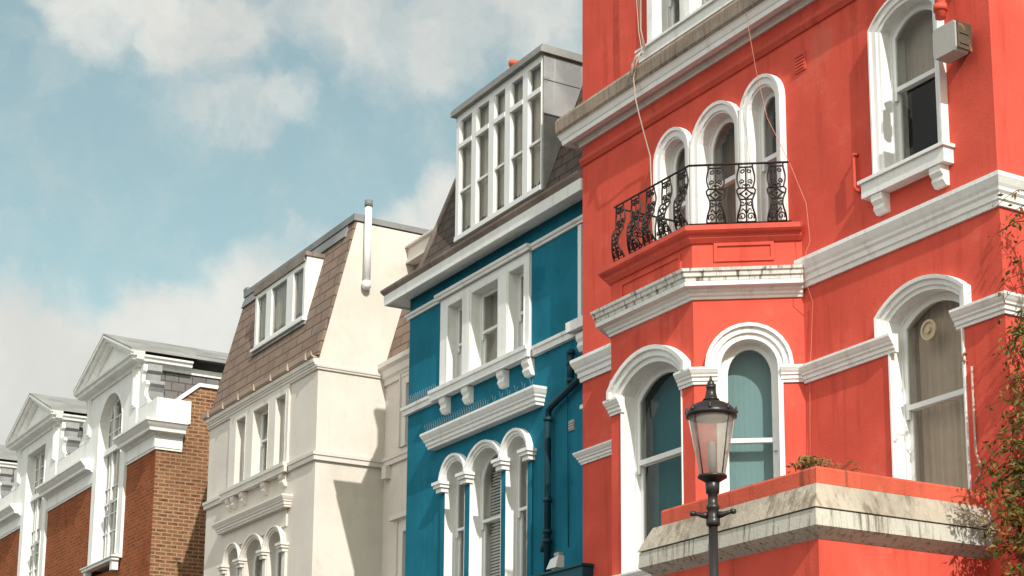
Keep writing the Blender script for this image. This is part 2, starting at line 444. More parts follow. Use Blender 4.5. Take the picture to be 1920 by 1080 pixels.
# ================================================================== RED HOUSE
XL, XR = -17.42, -10.53
red = thing('red_house', 'tall bright red stucco house with white trim, bay window and iron balcony', 'house', (-14, 0, 0))
F0 = front(0)
SURA = [(0, -.30), (0, .028), (.018, .032), (.022, .05), (.085, .055), (.09, .075), (.125, .08), (.13, -.02)]
tri = [(-15.43, .22), (-14.61, .32), (-13.80, .22)]
tri_open = [(c, h, 7.98, 9.44, .235) for c, h in tri]
wr = (-11.585, .365, 8.05, 9.53, .16)
wf = (-11.52, .47, 4.6, 6.60, .165)
up_open = [(-15.50, .25, 11.0, 12.2, 0), (-14.68, .32, 11.0, 12.2, 0), (-13.86, .25, 11.0, 12.2, 0)]
holes = [outl(*o, .004) for o in tri_open+[wr, wf]+up_open]
TOPR = 12.50
b = B()
b.wall(F0, [(XL, 0), (XR, 0), (XR, TOPR), (XL, TOPR)], holes, .24)
b.box(XR-.24, XR, .241, 9, 0, TOPR); b.box(XL, XL+.24, .241, 9, 0, TOPR); b.box(XL+.241, XR-.241, 8.76, 9, 0, TOPR)
# bay carcass
PB = [(-16.13, 0), (-15.45, -.88), (-13.93, -.88), (-13.25, 0)]
FB = front(-.88)
cu = Vector((.68, .88, 0)).normalized(); FC = Fr((-13.93, -.88, 0), cu, (cu.y, -cu.x, 0)); CL = 1.112
lu = Vector((.68, -.88, 0)).normalized(); FLc = Fr((-16.13, 0, 0), lu, (lu.y, -lu.x, 0))
wb = (-14.695, .545, 4.56, 6.50, .22)
wc = (.555, .285, 4.56, 6.50, .27)
b.wall(FB, [(-15.45, 0), (-13.93, 0), (-13.93, 7.9), (-15.45, 7.9)], [outl(*wb, .004)], .18)
b.wall(FC, [(0, 0), (CL, 0), (CL, 7.9), (0, 7.9)], [outl(*wc, .004)], .18)
b.wall(FLc, [(0, 0), (CL, 0), (CL, 7.9), (0, 7.9)], [outl(CL-wc[0], *wc[1:], .004)], .18)
# sunk panels of the bay parapet: raised borders
def border(b, fr, s0, s1, z0, z1, w=.035, d=.018):
    b.ring(fr, [(s0, z0), (s0, z1), (s1, z1), (s1, z0)], [(s0+w, z0+w), (s0+w, z1-w), (s1-w, z1-w), (s1-w, z0+w)], -.01, d)
border(b, FB, -15.24, -14.12, 7.55, 7.755); border(b, FC, .22, .83, 7.60, 7.80)
b.build('wall', 'red', red, red)
b = B(); b.box(XL+.02, XR-.02, .02, 8.98, TOPR+.002, TOPR+.14); b.build('roof', 'lead', red, red)
b = B(); b.box(XL+.5, XR-.5, 1.15, 8.3, .1, TOPR-.1); b.build('interior', 'interior', red, red)

# main cornice with weathered stone band above it
b = B()
b.sweep([(XL, 2.5), (XL, 0), (XR, 0), (XR, 2.5)], [(-.02, 10.30), (.03, 10.30), (.035, 10.335), (.055, 10.345), (.06, 10.385), (.095, 10.40), (.10, 10.35), (.185, 10.345), (.19, 10.40), (.20, 10.41), (.22, 10.46), (.235, 10.475), (-.02, 10.49)])
b.mi = 1
b.sweep([(XL, 2.5), (XL, 0), (XR, 0), (XR, 2.5)], [(-.02, 10.493), (.22, 10.479), (.245, 10.52), (.25, 10.66), (.225, 10.71), (-.02, 10.75)])
b.build('cornice', ['white', 'mossy'], red, red)
b = B(); b.sweep([(XL, 0), (XR, 0), (XR, 2)], [(-.02, 10.04), (.02, 10.04), (.05, 10.09), (.055, 10.13), (-.02, 10.15)]); b.each('string_course', 'red_trim', red, red)
PS = prof(7.28, 7.56, .115)
b = B(); b.sweep([(-13.245, 0), (XR, 0), (XR, 3)], PS); b.sweep([(XL, .3), (XL, 0), (-16.14, 0)], PS); b.each('string_course', 'white', red, red)
PI2 = prof(6.29, 6.46, .10)
b = B(); b.sweep([(-13.245, 0), (wf[0]-wf[1]+.08, 0)], PI2); b.sweep([(wf[0]+wf[1]-.06, 0), (XR, 0), (XR, 3)], PI2); b.sweep([(XL, .3), (XL, 0), (-16.14, 0)], prof(6.26, 6.41, .09)); b.each('string_course', 'white', red, red)
# windows
for o in tri_open:
    window(red, F0, *o, SURA, d=-.085, rail=8.93, cur='browncurtain', cur_span=(o[2], 9.2) if o is not tri_open[1] else None, fw=.05)
window(red, F0, *wr, [(0, -.3), (0, .03), (.03, .035), (.034, .055), (.09, .06), (.094, .085), (.115, .085), (.12, -.02)], d=-.095, rail=8.94, cur='greycurtain', cur_span=(9.0, 9.7))
sill(red, F0, -12.19, -11.06, 7.87, 8.05, .15, brackets=(-12.0, -11.2), bw=.15, bh=.19)
HOOD = [(.0015, -.02), (.0015, .02), (.035, .025), (.04, .05), (.085, .055), (.09, .085), (.125, .09), (.13, -.02)]
wfo = window(red, F0, *wf, [(0, -.3), (0, .022), (.02, .024), (.022, -.02)], d=-.12, rail=5.77, cur='net', hood=(6.46, HOOD), fw=.05)
b = B()
for r0, r1, d0, d1 in ((.0, .075, -.155, -.135), (.075, .10, -.158, -.125)):
    n = 24; o = [(-11.62+r1*math.cos(2*PI*i/n), 6.45+r1*math.sin(2*PI*i/n)) for i in range(n)]
    if r0: b.ring(F0, o, [(-11.62+r0*math.cos(2*PI*i/n), 6.45+r0*math.sin(2*PI*i/n)) for i in range(n)], d0, d1)
    else: b.prism(F0, o, d0, d1-.008)
b.prism(F0, [(-11.62+.03*math.cos(i*PI/6), 6.45+.03*math.sin(i*PI/6)) for i in range(12)], -.145, -.118)
b.build('extractor_fan', 'fan', wfo, red)
HOODB = [(.0015, -.02), (.0015, .02), (.05, .025), (.055, .055), (.115, .06), (.12, .09), (.165, .095), (.17, -.02)]
window(red, FB, *wb, [(0, -.3), (0, .012), (.012, .014), (.014, -.02)], d=-.16, rail=5.76, cur='deepteal', hood=(6.47, HOODB), fw=.055, amp=.001)
HOODC = [(.0015, -.02), (.0015, .018), (.055, .025), (.06, .05), (.115, .055), (.12, .085), (.155, .09), (.16, -.02)]
window(red, FC, *wc, [(0, -.3), (0, .02), (.05, .022), (.052, -.02)], d=-.12, rail=5.76, cur='tealblind', hood=(6.47, HOODC), amp=.001)
window(red, FLc, CL-wc[0], *wc[1:], [(0, -.3), (0, .02), (.05, .022), (.052, -.02)], d=-.12, rail=5.76, cur='deepteal', hood=(6.47, HOODC))
# imposts wrapping the bay corners, bay sill
b = B(); PI3 = prof(6.31, 6.475, .085)
def along(fr, s): q = fr.p(s, 0, 0); return (q.x, q.y)
b.sweep([(-14.17, -.88), (-13.93, -.88), along(FC, wc[0]-wc[1]-.03)], PI3)
b.sweep([along(FC, wc[0]+wc[1]+.03), (-13.25, 0)], PI3)
b.sweep([along(FLc, CL-wc[0]+wc[1]+.03), (-15.45, -.88), (-15.22, -.88)], PI3)
b.each('impost', 'white', red, red)
b = B(); b.sweep(PB, prof(4.40, 4.55, .09)); b.build('sill_course', 'white', red, red)
# bay cornice, stained
b = B()
b.sweep(PB, [(-.02, 7.20), (.02, 7.20), (.025, 7.225), (.045, 7.235), (.05, 7.26), (.075, 7.275), (.08, 7.30), (.15, 7.305), (.155, 7.35), (-.02, 7.36)])
b.mi = 1
b.sweep(PB, [(-.02, 7.362), (.157, 7.352), (.16, 7.385), (.178, 7.395), (.182, 7.43), (.20, 7.445), (.205, 7.475), (.0, 7.53)])
b.build('bay_cornice', ['white', 'stained'], red, red)
# balcony slab
b = B(); b.sweep(PB, [(-.3, 7.80), (.02, 7.80), (.06, 7.84), (.07, 7.875), (.11, 7.885), (.13, 7.905), (.13, 7.955), (.11, 7.965), (-.3, 7.975)])
b.add([(-16.13, .0, 7.974), (-15.2, -.62, 7.974), (-14.2, -.62, 7.974), (-13.25, .0, 7.974), (-16.13, .0, 7.9), (-15.2, -.62, 7.9), (-14.2, -.62, 7.9), (-13.25, .0, 7.9)], [(0, 1, 2, 3), (7, 6, 5, 4), (0, 4, 5, 1), (1, 5, 6, 2), (2, 6, 7, 3), (3, 7, 4, 0)])
b.build('balcony_slab', 'red_trim', red, red)
# iron railing: handrail > bombe panels
ZR0, ZR1 = 7.985, 8.635
def bombe(t):      # outward belly of a panel, t 0 bottom .. 1 top
    return .065*math.sin(PI*min(1, t/.62))**1.2 - .012*math.sin(PI*max(0, (t-.62)/.38))
def panel(fr, s, w=.19):
    b = B(); H = ZR1-ZR0-.02
    def P(x, t): return fr.p(s+x*w, .045+bombe(t), ZR0+.005+t*H)
    def wid(t): return .40+.10*math.cos(2*PI*(t-.04)/.52) if t < .56 else .42-.06*math.cos(2*PI*(t-.56)/.44)
    r = .0098
    for sx in (-1, 1):
        b.tube([P(sx*wid(t), t) for t in [i/18 for i in range(19)]], r)
        # bottom scrolls and mid scrolls
        for (cx, ct, rad, turns, st) in ((.22, .10, .20, 1.25, -.2), (.20, .30, .15, 1.2, .9), (.2, .72, .15, 1.2, -.4), (.2, .90, .13, 1.1, .6)):
            pts = []
            for i in range(15):
                a = st*PI+turns*2*PI*i/14; k = rad*(1-i/19)
                pts.append(P(sx*(cx+k*math.cos(a)), min(1, max(0, ct+k*math.sin(a)*w/H))))
            b.tube(pts, r*.8, 5)
        b.tube([P(sx*.0, .38), P(sx*.3, .48), P(sx*.0, .58)], r, 5)
        b.tube([P(sx*.14, .43), P(sx*.40, .48), P(sx*.14, .53)], r*.8, 5)
        b.tube([P(0, .16), P(sx*.2, .22), P(sx*.26, .18)], r*.9, 5)
        b.tube([P(0, .64), P(sx*.16, .67), P(sx*.2, .63)], r*.9, 5)
    b.tube([P(0, t) for t in (0, .1, .2, .3, .38)], r*.9); b.tube([P(0, t) for t in (.58, .66, .75, .85, .97)], r*.9)
    for t in (.02, .37, .6, .965): b.tube([P(-wid(t), t), P(0, t), P(wid(t), t)], r, 5)
    for t, k in ((.17, .024), (.48, .018), (.66, .02)): b.lathe(P(0, t), [(.001, -k), (k*.8, -k*.4), (k*.8, k*.4), (.001, k)], 8)
    return b
b = B(); rail_path = [along(FLc, .12)+(0,), (0, 0, 0)]
dq = .045
qw = Vector((-15.30, -.02, 0)); q1 = FB.p(-15.30, dq, 0); q2 = FB.p(-13.93+.022, dq, 0); q3 = FC.p(CL-.10, dq, 0)
for z, rr in ((ZR1, .012), (ZR0+.012, .008)):
    for a, c in ((qw, q1), (q1, q2), (q2, q3)): b.tube([(a.x, a.y, z), (c.x, c.y, z)], rr, 6)
railing = b.build('balcony_railing', 'darkiron', red, red)
for s in (-15.20, -14.90, -14.61, -14.32, -14.03): panel(FB, s).build('railing_panel', 'darkiron', railing, red)
for s in (.25, .56, .87): panel(FC, s).build('railing_panel', 'darkiron', railing, red)
FR_ = Fr((-15.26, 0, 0), (0, 1, 0), (-1, 0, 0))
for s in (-.62, -.30): panel(FR_, s).build('railing_panel', 'darkiron', railing, red)

# upper triple window above the cornice
for o in up_open:
    window(red, F0, *o, [(0, -.3), (0, .05), (.02, .055), (.025, .07), (.13, .075), (.135, -.02)], d=-.12, rail=11.6, cur='browncurtain')
b = B(); b.fbox(F0, -15.96, -13.40, -.01, .14, 10.80, 10.985); b.fbox(F0, -16.0, -13.36, -.01, .17, 10.93, 10.96); b.build('sill', 'white', red, red)
# vent grille
b = B(); b.fbox(F0, -13.28, -13.10, -.01, .012, 9.62, 9.83)
for i in range(5): b.fbox(F0, -13.26, -13.12, .012, .022, 9.645+i*.036, 9.66+i*.036)
b.each('air_vent', 'red_trim', red, red)
# little red pipe and conduit, tucked wires
b = B(); b.tube([(-12.36, 0, 8.41), (-12.36, -.05, 8.40), (-12.36, -.062, 8.36), (-12.355, -.062, 8.06), (-12.345, -.05, 8.03), (-12.335, 0, 8.02)], .019, 8); b.build('overflow_pipe', 'red', red, red)
b = B(); b.tube([(-10.94, -.02, 5.91), (-10.94, -.02, 5.17), (-10.93, -.02, 5.11), (-10.88, -.02, 5.0), (-10.90, -.02, 4.93), (-10.97, -.02, 4.86)], .011, 6)
b.tube([(-11.02, .0, 6.06), (-11.02, -.04, 6.05), (-11.02, -.04, 5.99), (-11.01, -.02, 5.97)], .016, 6); b.each('conduit', 'cable', red, red)

# porch with flat roof, sloping concrete edge and red kerb
PXR, PXL, PY = -10.85, -13.19, -1.91
b = B(); b.box(PXL+.10, PXR-.02, PY+.02, -.003, 0, 4.22); b.build('porch', 'red', red, red)
pp = [(PXL, -.9), (PXL, PY), (PXR, PY), (PXR, -.003)]
b = B(); b.sweep(pp, [(-.20, 4.40), (-.003, 4.40), (.09, 4.40-.005), (.10, 4.255), (.06, 4.225), (-.02, 4.17), (-.2, 4.17)])
b.mi = 1; b.sweep(pp, [(-.2, 4.625), (.0, 4.625), (.012, 4.60), (.105, 4.405), (.09, 4.402), (-.2, 4.402)])
b.mi = 1; b.box(PXL+.201, PXR-.201, PY+.201, -.004, 4.42, 4.60)
b.build('porch_cornice', ['fascia', 'concrete'], red, red)
b = B(); b.sweep([(PXL+.13, -.9), (PXL+.13, PY), (PXR, PY), (PXR, -.003)], [(-.11, 4.628), (-.004, 4.628), (-.002, 4.75), (-.012, 4.768), (-.10, 4.768), (-.11, 4.75)]); b.build('porch_kerb', 'kerb', red, red)

# ================================================================== BLUE HOUSE
BY = .27
BL, BR = -22.65, -17.43
blue = thing('blue_house', 'deep teal blue stucco house with white windows and a tall glazed roof dormer', 'house', (-20, BY, 0))
FBl = front(BY)
bu = [(-21.155, .215, 8.16, 9.36, 0), (-20.30, .37, 8.16, 9.36, 0), (-19.44, .20, 8.16, 9.36, 0)]
bl = [(-21.105, .285, 4.9, 6.78, .27), (-20.245, .425, 4.9, 6.78, .28), (-19.415, .275, 4.9, 6.78, .27)]
b = B()
b.wall(FBl, [(BL, 0), (BR, 0), (BR, 9.83), (BL, 9.83)], [outl(*o, .004) for o in bu+bl], .22)
b.box(BL, BL+.22, BY+.221, 8.5, 0, 9.83); b.box(BR-.22, BR, BY+.221, 8.5, 0, 9.83); b.box(BL+.221, BR-.221, 8.28, 8.5, 0, 9.83)
# narrow pilaster strips between the lower lights
for a0, a1 in ((-21.515, -21.397), (-20.813, -20.677), (-19.813, -19.697), (-19.133, -19.03)):
    b.fbox(FBl, a0, a1, -.01, .03, 4.9, 6.66)
b.build('wall', 'blue', blue, blue)
b = B(); b.box(BL+.4, BR-.4, BY+1.0, 8, .1, 9.6); b.build('interior', 'interior', blue, blue)
# white window panel, upper
LIN = [(0, -.30), (0, .045), (.02, .05), (.022, -.02)]
b = B(); b.wall(Fr((0, BY-.04, 0), (1, 0, 0), (0, -1, 0)), [(-21.60, 8.16), (-19.10, 8.16), (-19.10, 9.50), (-21.60, 9.50)], [outl(*o, .002) for o in bu], .038)
for a0, a1 in ((-20.93, -20.68), (-19.92, -19.65)):
    b.fbox(FBl, a0+.02, a1-.02, .04, .055, 8.17, 9.42)
b.build('window_panel', 'white', blue, blue)
for o in bu: window(blue, FBl, *o, LIN, d=-.10, rail=8.80, cur='greycurtain', cur_span=(8.16, 9.4), fw=.04)
# strings
b = B(); PT = [(-.02, 9.50), (.03, 9.50), (.035, 9.525), (.06, 9.54), (.065, 9.575), (-.02, 9.585)]
b.sweep([(BL, 1.4), (BL, BY), (BR, BY)], PT); b.sweep([(-21.66, BY-.062), (-19.05, BY-.062)], [(0, 9.503), (.03, 9.503), (.035, 9.53), (.055, 9.545), (.06, 9.58), (0, 9.59)])
b.each('string_course', 'white', blue, blue)
b = B(); PT2 = [(-.02, 8.03), (.06, 8.03), (.065, 8.10), (.085, 8.11), (.09, 8.15), (-.02, 8.165)]
b.sweep([(BL, 1.4), (BL, BY), (BR, BY)], PT2); b.sweep([(-21.72, BY-.085), (-18.98, BY-.085)], [(0, 8.02), (.05, 8.02), (.055, 8.11), (.075, 8.12), (.08, 8.17), (0, 8.18)])
b.box(-17.98, BR+.0, BY-.17, BY-.088, 8.06, 8.19)
b.build('sill_course', 'white', blue, blue)
for i, x in enumerate((-21.40, -20.74, -19.76, -19.10, -17.76)):
    k = B(); pts = [(.0, 8.018), (.105, 8.018), (.105, 7.95), (.075, 7.91), (.09, 7.86), (.05, 7.80), (0, 7.79)]
    fr = FBl; n = len(pts); x0, x1 = x-.085, x+.085
    k.add([fr.p(x0, d, z) for d, z in pts]+[fr.p(x1, d, z) for d, z in pts], [tuple(range(n)), tuple(range(2*n-1, n-1, -1))]+[(j, j+n, (j+1) % n+n, (j+1) % n) for j in range(n)])
    k.build('bracket', 'white', blue, blue)
# hood over the arched lights, with pigeon spikes
b = B(); b.sweep([(-21.74, BY+.0), (-21.74, BY-.10), (-18.80, BY-.10), (-18.80, BY)], prof(7.33, 7.56, .11, -.1)); b.box(-21.73, -18.81, BY-.098, BY+.01, 7.34, 7.55)
b.build('window_hood', 'white', blue, blue)
b = B()
for i in range(46):
    x = -21.78+i*.065
    if i > 26 and i % 3: continue
    for dy, dx in ((-.05, .03), (.03, -.02)): b.tube([(x, BY-.14, 7.56), (x+dx, BY-.14+dy, 7.68)], .0022, 4)
for i in range(16):
    x = -22.55+i*.06
    for dy, dx in ((-.04, .03), (.03, -.02)): b.tube([(x, BY-.06, 8.16), (x+dx, BY-.06+dy, 8.27)], .003, 4)
b.box(-21.80, -18.85, BY-.155, BY-.125, 7.545, 7.57); b.box(-22.57, -21.63, BY-.075, BY-.045, 8.15, 8.17)
b.each('pigeon_spikes', 'zinc', blue, blue)
HB = [(.0015, -.02), (.0015, .035), (.025, .04), (.03, .06), (.065, .065), (.07, .09), (.105, .095), (.108, -.02)]
for i, o in enumerate(bl):
    w = window(blue, FBl, *o, [(0, -.30), (0, .032), (.004, -.02)], d=-.13, rail=6.14, hood=(6.80, HB), fw=.04, cur=None if i == 1 else 'greycurtain')
    if i == 1:
        k = B()
        for q in range(46):
            z = 4.95+q*.043
            k.hexa([FBl.p(o[0]-.41, -.30, z), FBl.p(o[0]+.41, -.30, z), FBl.p(o[0]+.41, -.275, z-.028), FBl.p(o[0]-.41, -.275, z-.028)],
                   [FBl.p(o[0]-.41, -.306, z-.004), FBl.p(o[0]+.41, -.306, z-.004), FBl.p(o[0]+.41, -.281, z-.032), FBl.p(o[0]-.41, -.281, z-.032)])
        k.build('louvred_shutter', 'whiteslat', w, blue)
for a0, a1 in ((-21.535, -21.37), (-20.84, -20.65), (-19.84, -19.67), (-19.155, -18.99)):
    k = B(); k.fbox(FBl, a0, a1, -.012, .10, 6.66, 6.72); k.fbox(FBl, a0-.025, a1+.025, -.012, .13, 6.721, 6.765); k.fbox(FBl, a0-.045, a1+.045, -.012, .15, 6.766, 6.81); k.build('impost', 'white', blue, blue)
# eaves cornice
b = B(); pe = [(BL, 2.6), (BL, BY), (BR, BY)]
b.sweep(pe, [(-.1, 9.83), (.015, 9.83), (.02, 9.80), (.25, 9.77), (.255, 9.745), (.29, 9.75), (.295, 9.90), (-.1, 9.905)])
b.mi = 1; b.sweep(pe, [(-.1, 9.907), (.297, 9.902), (.335, 9.955), (.34, 9.985), (.31, 10.01), (.10, 10.13), (-.12, 10.17), (-.12, 9.95)])
b.build('eaves_cornice', ['white', 'roofedge'], blue, blue)
# mansard (left end hipped to a verge)
SL = .36
def mans(y0, z0, z): return y0+(z-z0)*SL
y0m, z0m, z1m = .33, 10.16, 12.15
b = B()
yt = mans(y0m, z0m, z1m)
b.hexa([(BL+.10, y0m, z0m), (BR, y0m, z0m), (BR, yt, z1m), (BL+.30, yt, z1m)], [(BL+.10, 6, z0m), (BR, 6, z0m), (BR, 6, z1m), (BL+.30, 6, z1m)])
b.build('mansard_roof', 'darkslate', blue, blue)
b = B()
for (xa, xb) in ((BL+.08, BL+.28),):
    b.tube([(xa+.02, y0m-.01, z0m), (xb+.02, yt-.01, z1m)], .05, 6); 
b.box(BL+.29, BR, yt, 6, z1m+.002, z1m+.06)
b.each('roof_flashing', 'roofedge', blue, blue)
# glazed dormer
DY, DX0, DX1, DZ0, DZ1 = .37, -21.47, -18.99, 10.36, 12.40
FD = front(DY)
yd = 1.6
b = B()
b.hexa([(DX1-.03, DY+.005, DZ0), (DX1, DY+.005, DZ0), (DX1, yd, DZ0), (DX1-.03, yd, DZ0)], [(DX1-.03, DY+.005, DZ1-.1), (DX1, DY+.005, DZ1-.1), (DX1, yd, DZ1-.1), (DX1-.03, yd, DZ1-.1)])
b.box(DX0, DX0+.03, DY+.005, yd, DZ0, DZ1-.1)
b.box(DX1+.002, DX1+.012, DY+.0, .95, 11.43, 11.445); b.box(DX1+.002, DX1+.010, DY+.0, .95, 11.93, 11.94)
b.box(DX0+.031, DX1-.031, yd-.03, yd, DZ0, DZ1-.1)
dorm = b.build('dormer', 'lead', blue, blue)
b = B(); b.hexa([(DX0-.05, DY-.07, DZ1-.098), (DX1+.05, DY-.07, DZ1-.098), (DX1+.05, yd+1.4, DZ1-.098-.02), (DX0-.05, yd+1.4, DZ1-.118)], [(DX0-.05, DY-.07, DZ1-.02), (DX1+.05, DY-.07, DZ1-.02), (DX1+.05, yd+1.4, DZ1-.02), (DX0-.05, yd+1.4, DZ1-.02)])
b.box(DX0-.03, DX1+.03, DY-.04, yd+1.3, DZ1-.018, DZ1+.02); b.build('roof', 'lead_light', dorm, blue)
xs = [DX0+.05, -20.88, -20.38, -19.89, -19.44, DX1-.02]
b = B(); zA, zB = 11.80, 11.09
b.fbox(FD, DX0+.034, DX1-.034, -.06, .0, DZ1-.20, DZ1-.10); b.fbox(FD, DX0+.034, DX1-.034, -.06, .03, DZ0, DZ0+.07)
ml = [(DX0, DX0+.13), (-20.97, -20.83), (-20.47, -20.32), (-20.01, -19.86), (-19.52, -19.38), (DX1-.05, DX1)]
for a0, a1 in ml: b.fbox(FD, max(a0, DX0+.034), min(a1, DX1-.034), -.058, .012, DZ0+.071, DZ1-.201)
for i in range(5):
    a0, a1 = ml[i][1], ml[i+1][0]
    b.fbox(FD, a0, a1, -.05, .02, zA-.035, zA+.035); b.fbox(FD, a0, a1, -.045, .0, zB-.015, zB+.02)
    b.fbox(FD, a0, a0+.02, -.045, -.005, DZ0+.072, DZ1-.202); b.fbox(FD, a1-.02, a1, -.045, -.005, DZ0+.072, DZ1-.202)
dw = b.build('window', 'sash', dorm, blue)
for i in range(5):
    k = B(); k.fbox(FD, ml[i][1], ml[i+1][0], -.032, -.026, DZ0+.06, DZ1-.2); k.build('pane', 'glass', dw, blue)
k = curtain(FD, (DX0+DX1)/2, (DX1-DX0)/2-.06, DZ0+.02, DZ1-.12, -.105, .014, 90); k.build('curtain', 'palecurtain', dw, blue)
# terracotta flue, roof rail, drain pipes, end strip, vent, spot lamp, shop fascia
b = B(); b.lathe((-20.80, .95, 12.80), [(.001, -.4), (.06, -.4), (.062, .19), (.078, .20), (.08, .26), (.055, .26), (.05, .1), (.001, .1)], 14); b.build('chimney_pot', 'copper', blue, blue)
b = B()
for y in (.95, 1.25, 1.55, 1.85): b.tube([(-18.5, y, 12.38), (-18.5, y, 12.72)], .012, 6)
b.tube([(-18.5, .9, 12.72), (-18.5, 2.0, 12.72)], .014, 6); b.tube([(-18.5, .9, 12.55), (-18.5, 2.0, 12.55)], .01, 6); b.build('roof_rail', 'darkiron', blue, blue)
b = B(); y = BY-.09
b.tube([(-17.98, y, 7.86), (-17.98, y, 7.42)], .042, 10); b.tube([(-17.62, y, 7.50), (-17.98, y, 7.38), (-18.45, y, 7.24), (-18.52, y, 7.19), (-18.53, y, 7.08), (-18.53, y, 4.2)], .045, 10)
for z in (7.80, 7.66, 7.44): b.lathe((-17.98, y, z), [(.001, 0), (.058, 0), (.058, .05), (.001, .05)], 10)
for z in (7.06, 6.02, 5.62, 5.5): b.lathe((-18.53, y, z), [(.001, 0), (.062, 0), (.062, .05), (.001, .05)], 10)
b.lathe((-18.58, y, 5.40), [(.001, 0), (.07, 0), (.03, .2), (.001, .2)], 10)
b.tube([(-18.15, y+.05, 7.9), (-18.15, y+.07, 5.4)], .006, 5)
b.build('drainpipe', 'iron_teal', blue, blue)
b = B(); b.fbox(FBl, -17.80, -17.735, -.01, .03, 5.15, 7.07); b.fbox(FBl, -17.84, -17.70, -.01, .05, 7.071, 7.12); b.fbox(FBl, -17.92, -17.84, -.01, .028, 8.2, 9.48); b.each('end_strip', 'white', blue, blue)
b = B(); b.fbox(FBl, -18.15, -18.03, -.01, .02, 6.86, 6.99)
for i in range(3): b.fbox(FBl, -18.14, -18.04, .02, .03, 6.88+i*.035, 6.895+i*.035)
b.each('air_vent', 'greybox', blue, blue)
b = B(); b.box(-22.6, -17.19, -.15, -.004, 4.3, 5.00); b.box(-22.6, -17.44, -.0035, BY-.003, 4.3, 4.997); b.box(-22.62, -17.17, -.18, -.005, 5.001, 5.03); b.build('shop_fascia', 'blue_dark', blue, blue)

lampx = thing('spot_lamp', 'small white spot lamp standing on the dark teal ledge of the blue house', 'lamp', (-17.880, -.1, 5.031))
b = B(); b.hexa([(-18.030, -.14, 5.070), (-17.810, -.14, 5.070), (-17.810, -.02, 5.070), (-18.030, -.02, 5.070)], [(-18.000, -.10, 5.190), (-17.810, -.10, 5.220), (-17.810, -.02, 5.220), (-18.000, -.02, 5.190)]); b.build('lamp_body', 'sash', lampx, lampx)
b = B(); b.box(-17.950, -17.830, -.11, -.05, 5.031, 5.069); b.build('foot', 'greybox', lampx, lampx)
b = B(); b.box(-17.930, -17.820, -.09, -.03, 5.222, 5.260); b.build('bracket', 'greybox', lampx, lampx)

# ================================================================== CREAM HOUSE
CY = .27
GL, GR = -30.93, -25.98
cream = thing('cream_house', 'cream stucco house with brown slate mansard roof and white flue pipe', 'house', (-28, CY, 0))
FG = front(CY); FGs = side(GR)
cuo = [(-29.25, .22, 8.2, 9.41, 0), (-28.32, .34, 8.2, 9.41, 0), (-27.43, .21, 8.2, 9.41, 0)]
clo = [(-29.38, .29, 4.9, 6.80, .27), (-28.43, .42, 4.9, 6.80, .28), (-27.50, .32, 4.9, 6.80, .27)]
b = B()
b.wall(FG, [(GL, 0), (GR, 0), (GR, 9.62), (GL, 9.62)], [outl(*o, .004) for o in cuo+clo], .22)
b.box(GR-.22, GR, CY+.221, 8.5, 0, 9.62)
b.box(GL, GL+.22, CY+.221, 8.5, 0, 9.62)
# gable side wall following the mansard
yA, zA2, yB, zB2 = .24, 9.80, .90, 12.25
fs_ = side(GR)
b.prism(fs_, [(CY+.01, 9.621), (8.5, 9.621), (8.5, 12.22), (yB, 12.22), (yA+.06, 9.80)], -.22, 0)
fl_ = Fr((GL, 0, 0), (0, 1, 0), (-1, 0, 0))
b.prism(fl_, [(CY+.01, 9.621), (8.5, 9.621), (8.5, 12.22), (yB, 12.22), (yA+.06, 9.80)], -.22, 0)
b.box(GL+.221, GR-.221, 8.28, 8.5, 0, 12.2)
# panel behind the arched lights
b.fbox(FG, -29.92, -27.05, -.01, .03, 7.0+.1, 7.48)
b.build('wall', 'cream', cream, cream)
b = B(); b.box(GL+.4, GR-.4, CY+1.0, 8, .1, 9.55); b.build('interior', 'interior', cream, cream)
b = B(); b.hexa([(GL+.01, yA, zA2), (GR-.005, yA, zA2), (GR-.005, yB-.03, 12.24), (GL+.01, yB-.03, 12.24)], [(GL+.01, yA+.4, zA2), (GR-.005, yA+.4, zA2), (GR-.005, yB+.2, 12.24), (GL+.01, yB+.2, 12.24)]); b.build('mansard_roof', 'slate', cream, cream)
b = B(); b.box(GL-.02, GR+.03, yB-.07, yB+.12, 12.242, 12.36); b.box(GR-.14, GR+.03, yB+.121, 8.5, 12.242, 12.34); b.box(GL+.0, GR-.15, yB+.121, 8.5, 12.222, 12.26); b.box(GL-.02, GL+.16, yB-.075, yB+.13, 12.363, 12.42)
b.hexa([(GL+.005, yB-.12, 12.02), (GR-.25, yB-.12, 12.02), (GR-.25, yB-.05, 12.24), (GL+.005, yB-.05, 12.24)], [(GL+.005, yB-.08, 12.02), (GR-.25, yB-.08, 12.02), (GR-.25, yB-.02, 12.24), (GL+.005, yB-.02, 12.24)])
b.each('roof_capping', 'zinc', cream, cream)
# eaves cornice and gutter
b = B(); b.sweep([(GL-.02, CY), (GR, CY), (GR, 1.5)], [(-.02, 9.55), (.03, 9.55), (.035, 9.575), (.05, 9.585), (.055, 9.62), (-.02, 9.63)])
b.sweep([(GL-.02, CY), (GR-.01, CY)], [(-.02, 9.631), (.06, 9.631), (.065, 9.66), (.085, 9.67), (.09, 9.73), (-.02, 9.74)])
b.build('cornice', 'cream_trim', cream, cream)
b = B(); pts = [(.0, 9.76), (.02, 9.745), (.08, 9.745), (.125, 9.775), (.14, 9.84), (.125, 9.84), (.11, 9.79), (.02, 9.76)]
b.sweep([(GL-.12, CY), (GR-.02, CY)], pts)
for i in range(7): b.fbox(FG, GL+.2+i*.75, GL+.235+i*.75, -.02, .145, 9.735, 9.85)
b.build('gutter', 'gutter', cream, cream)
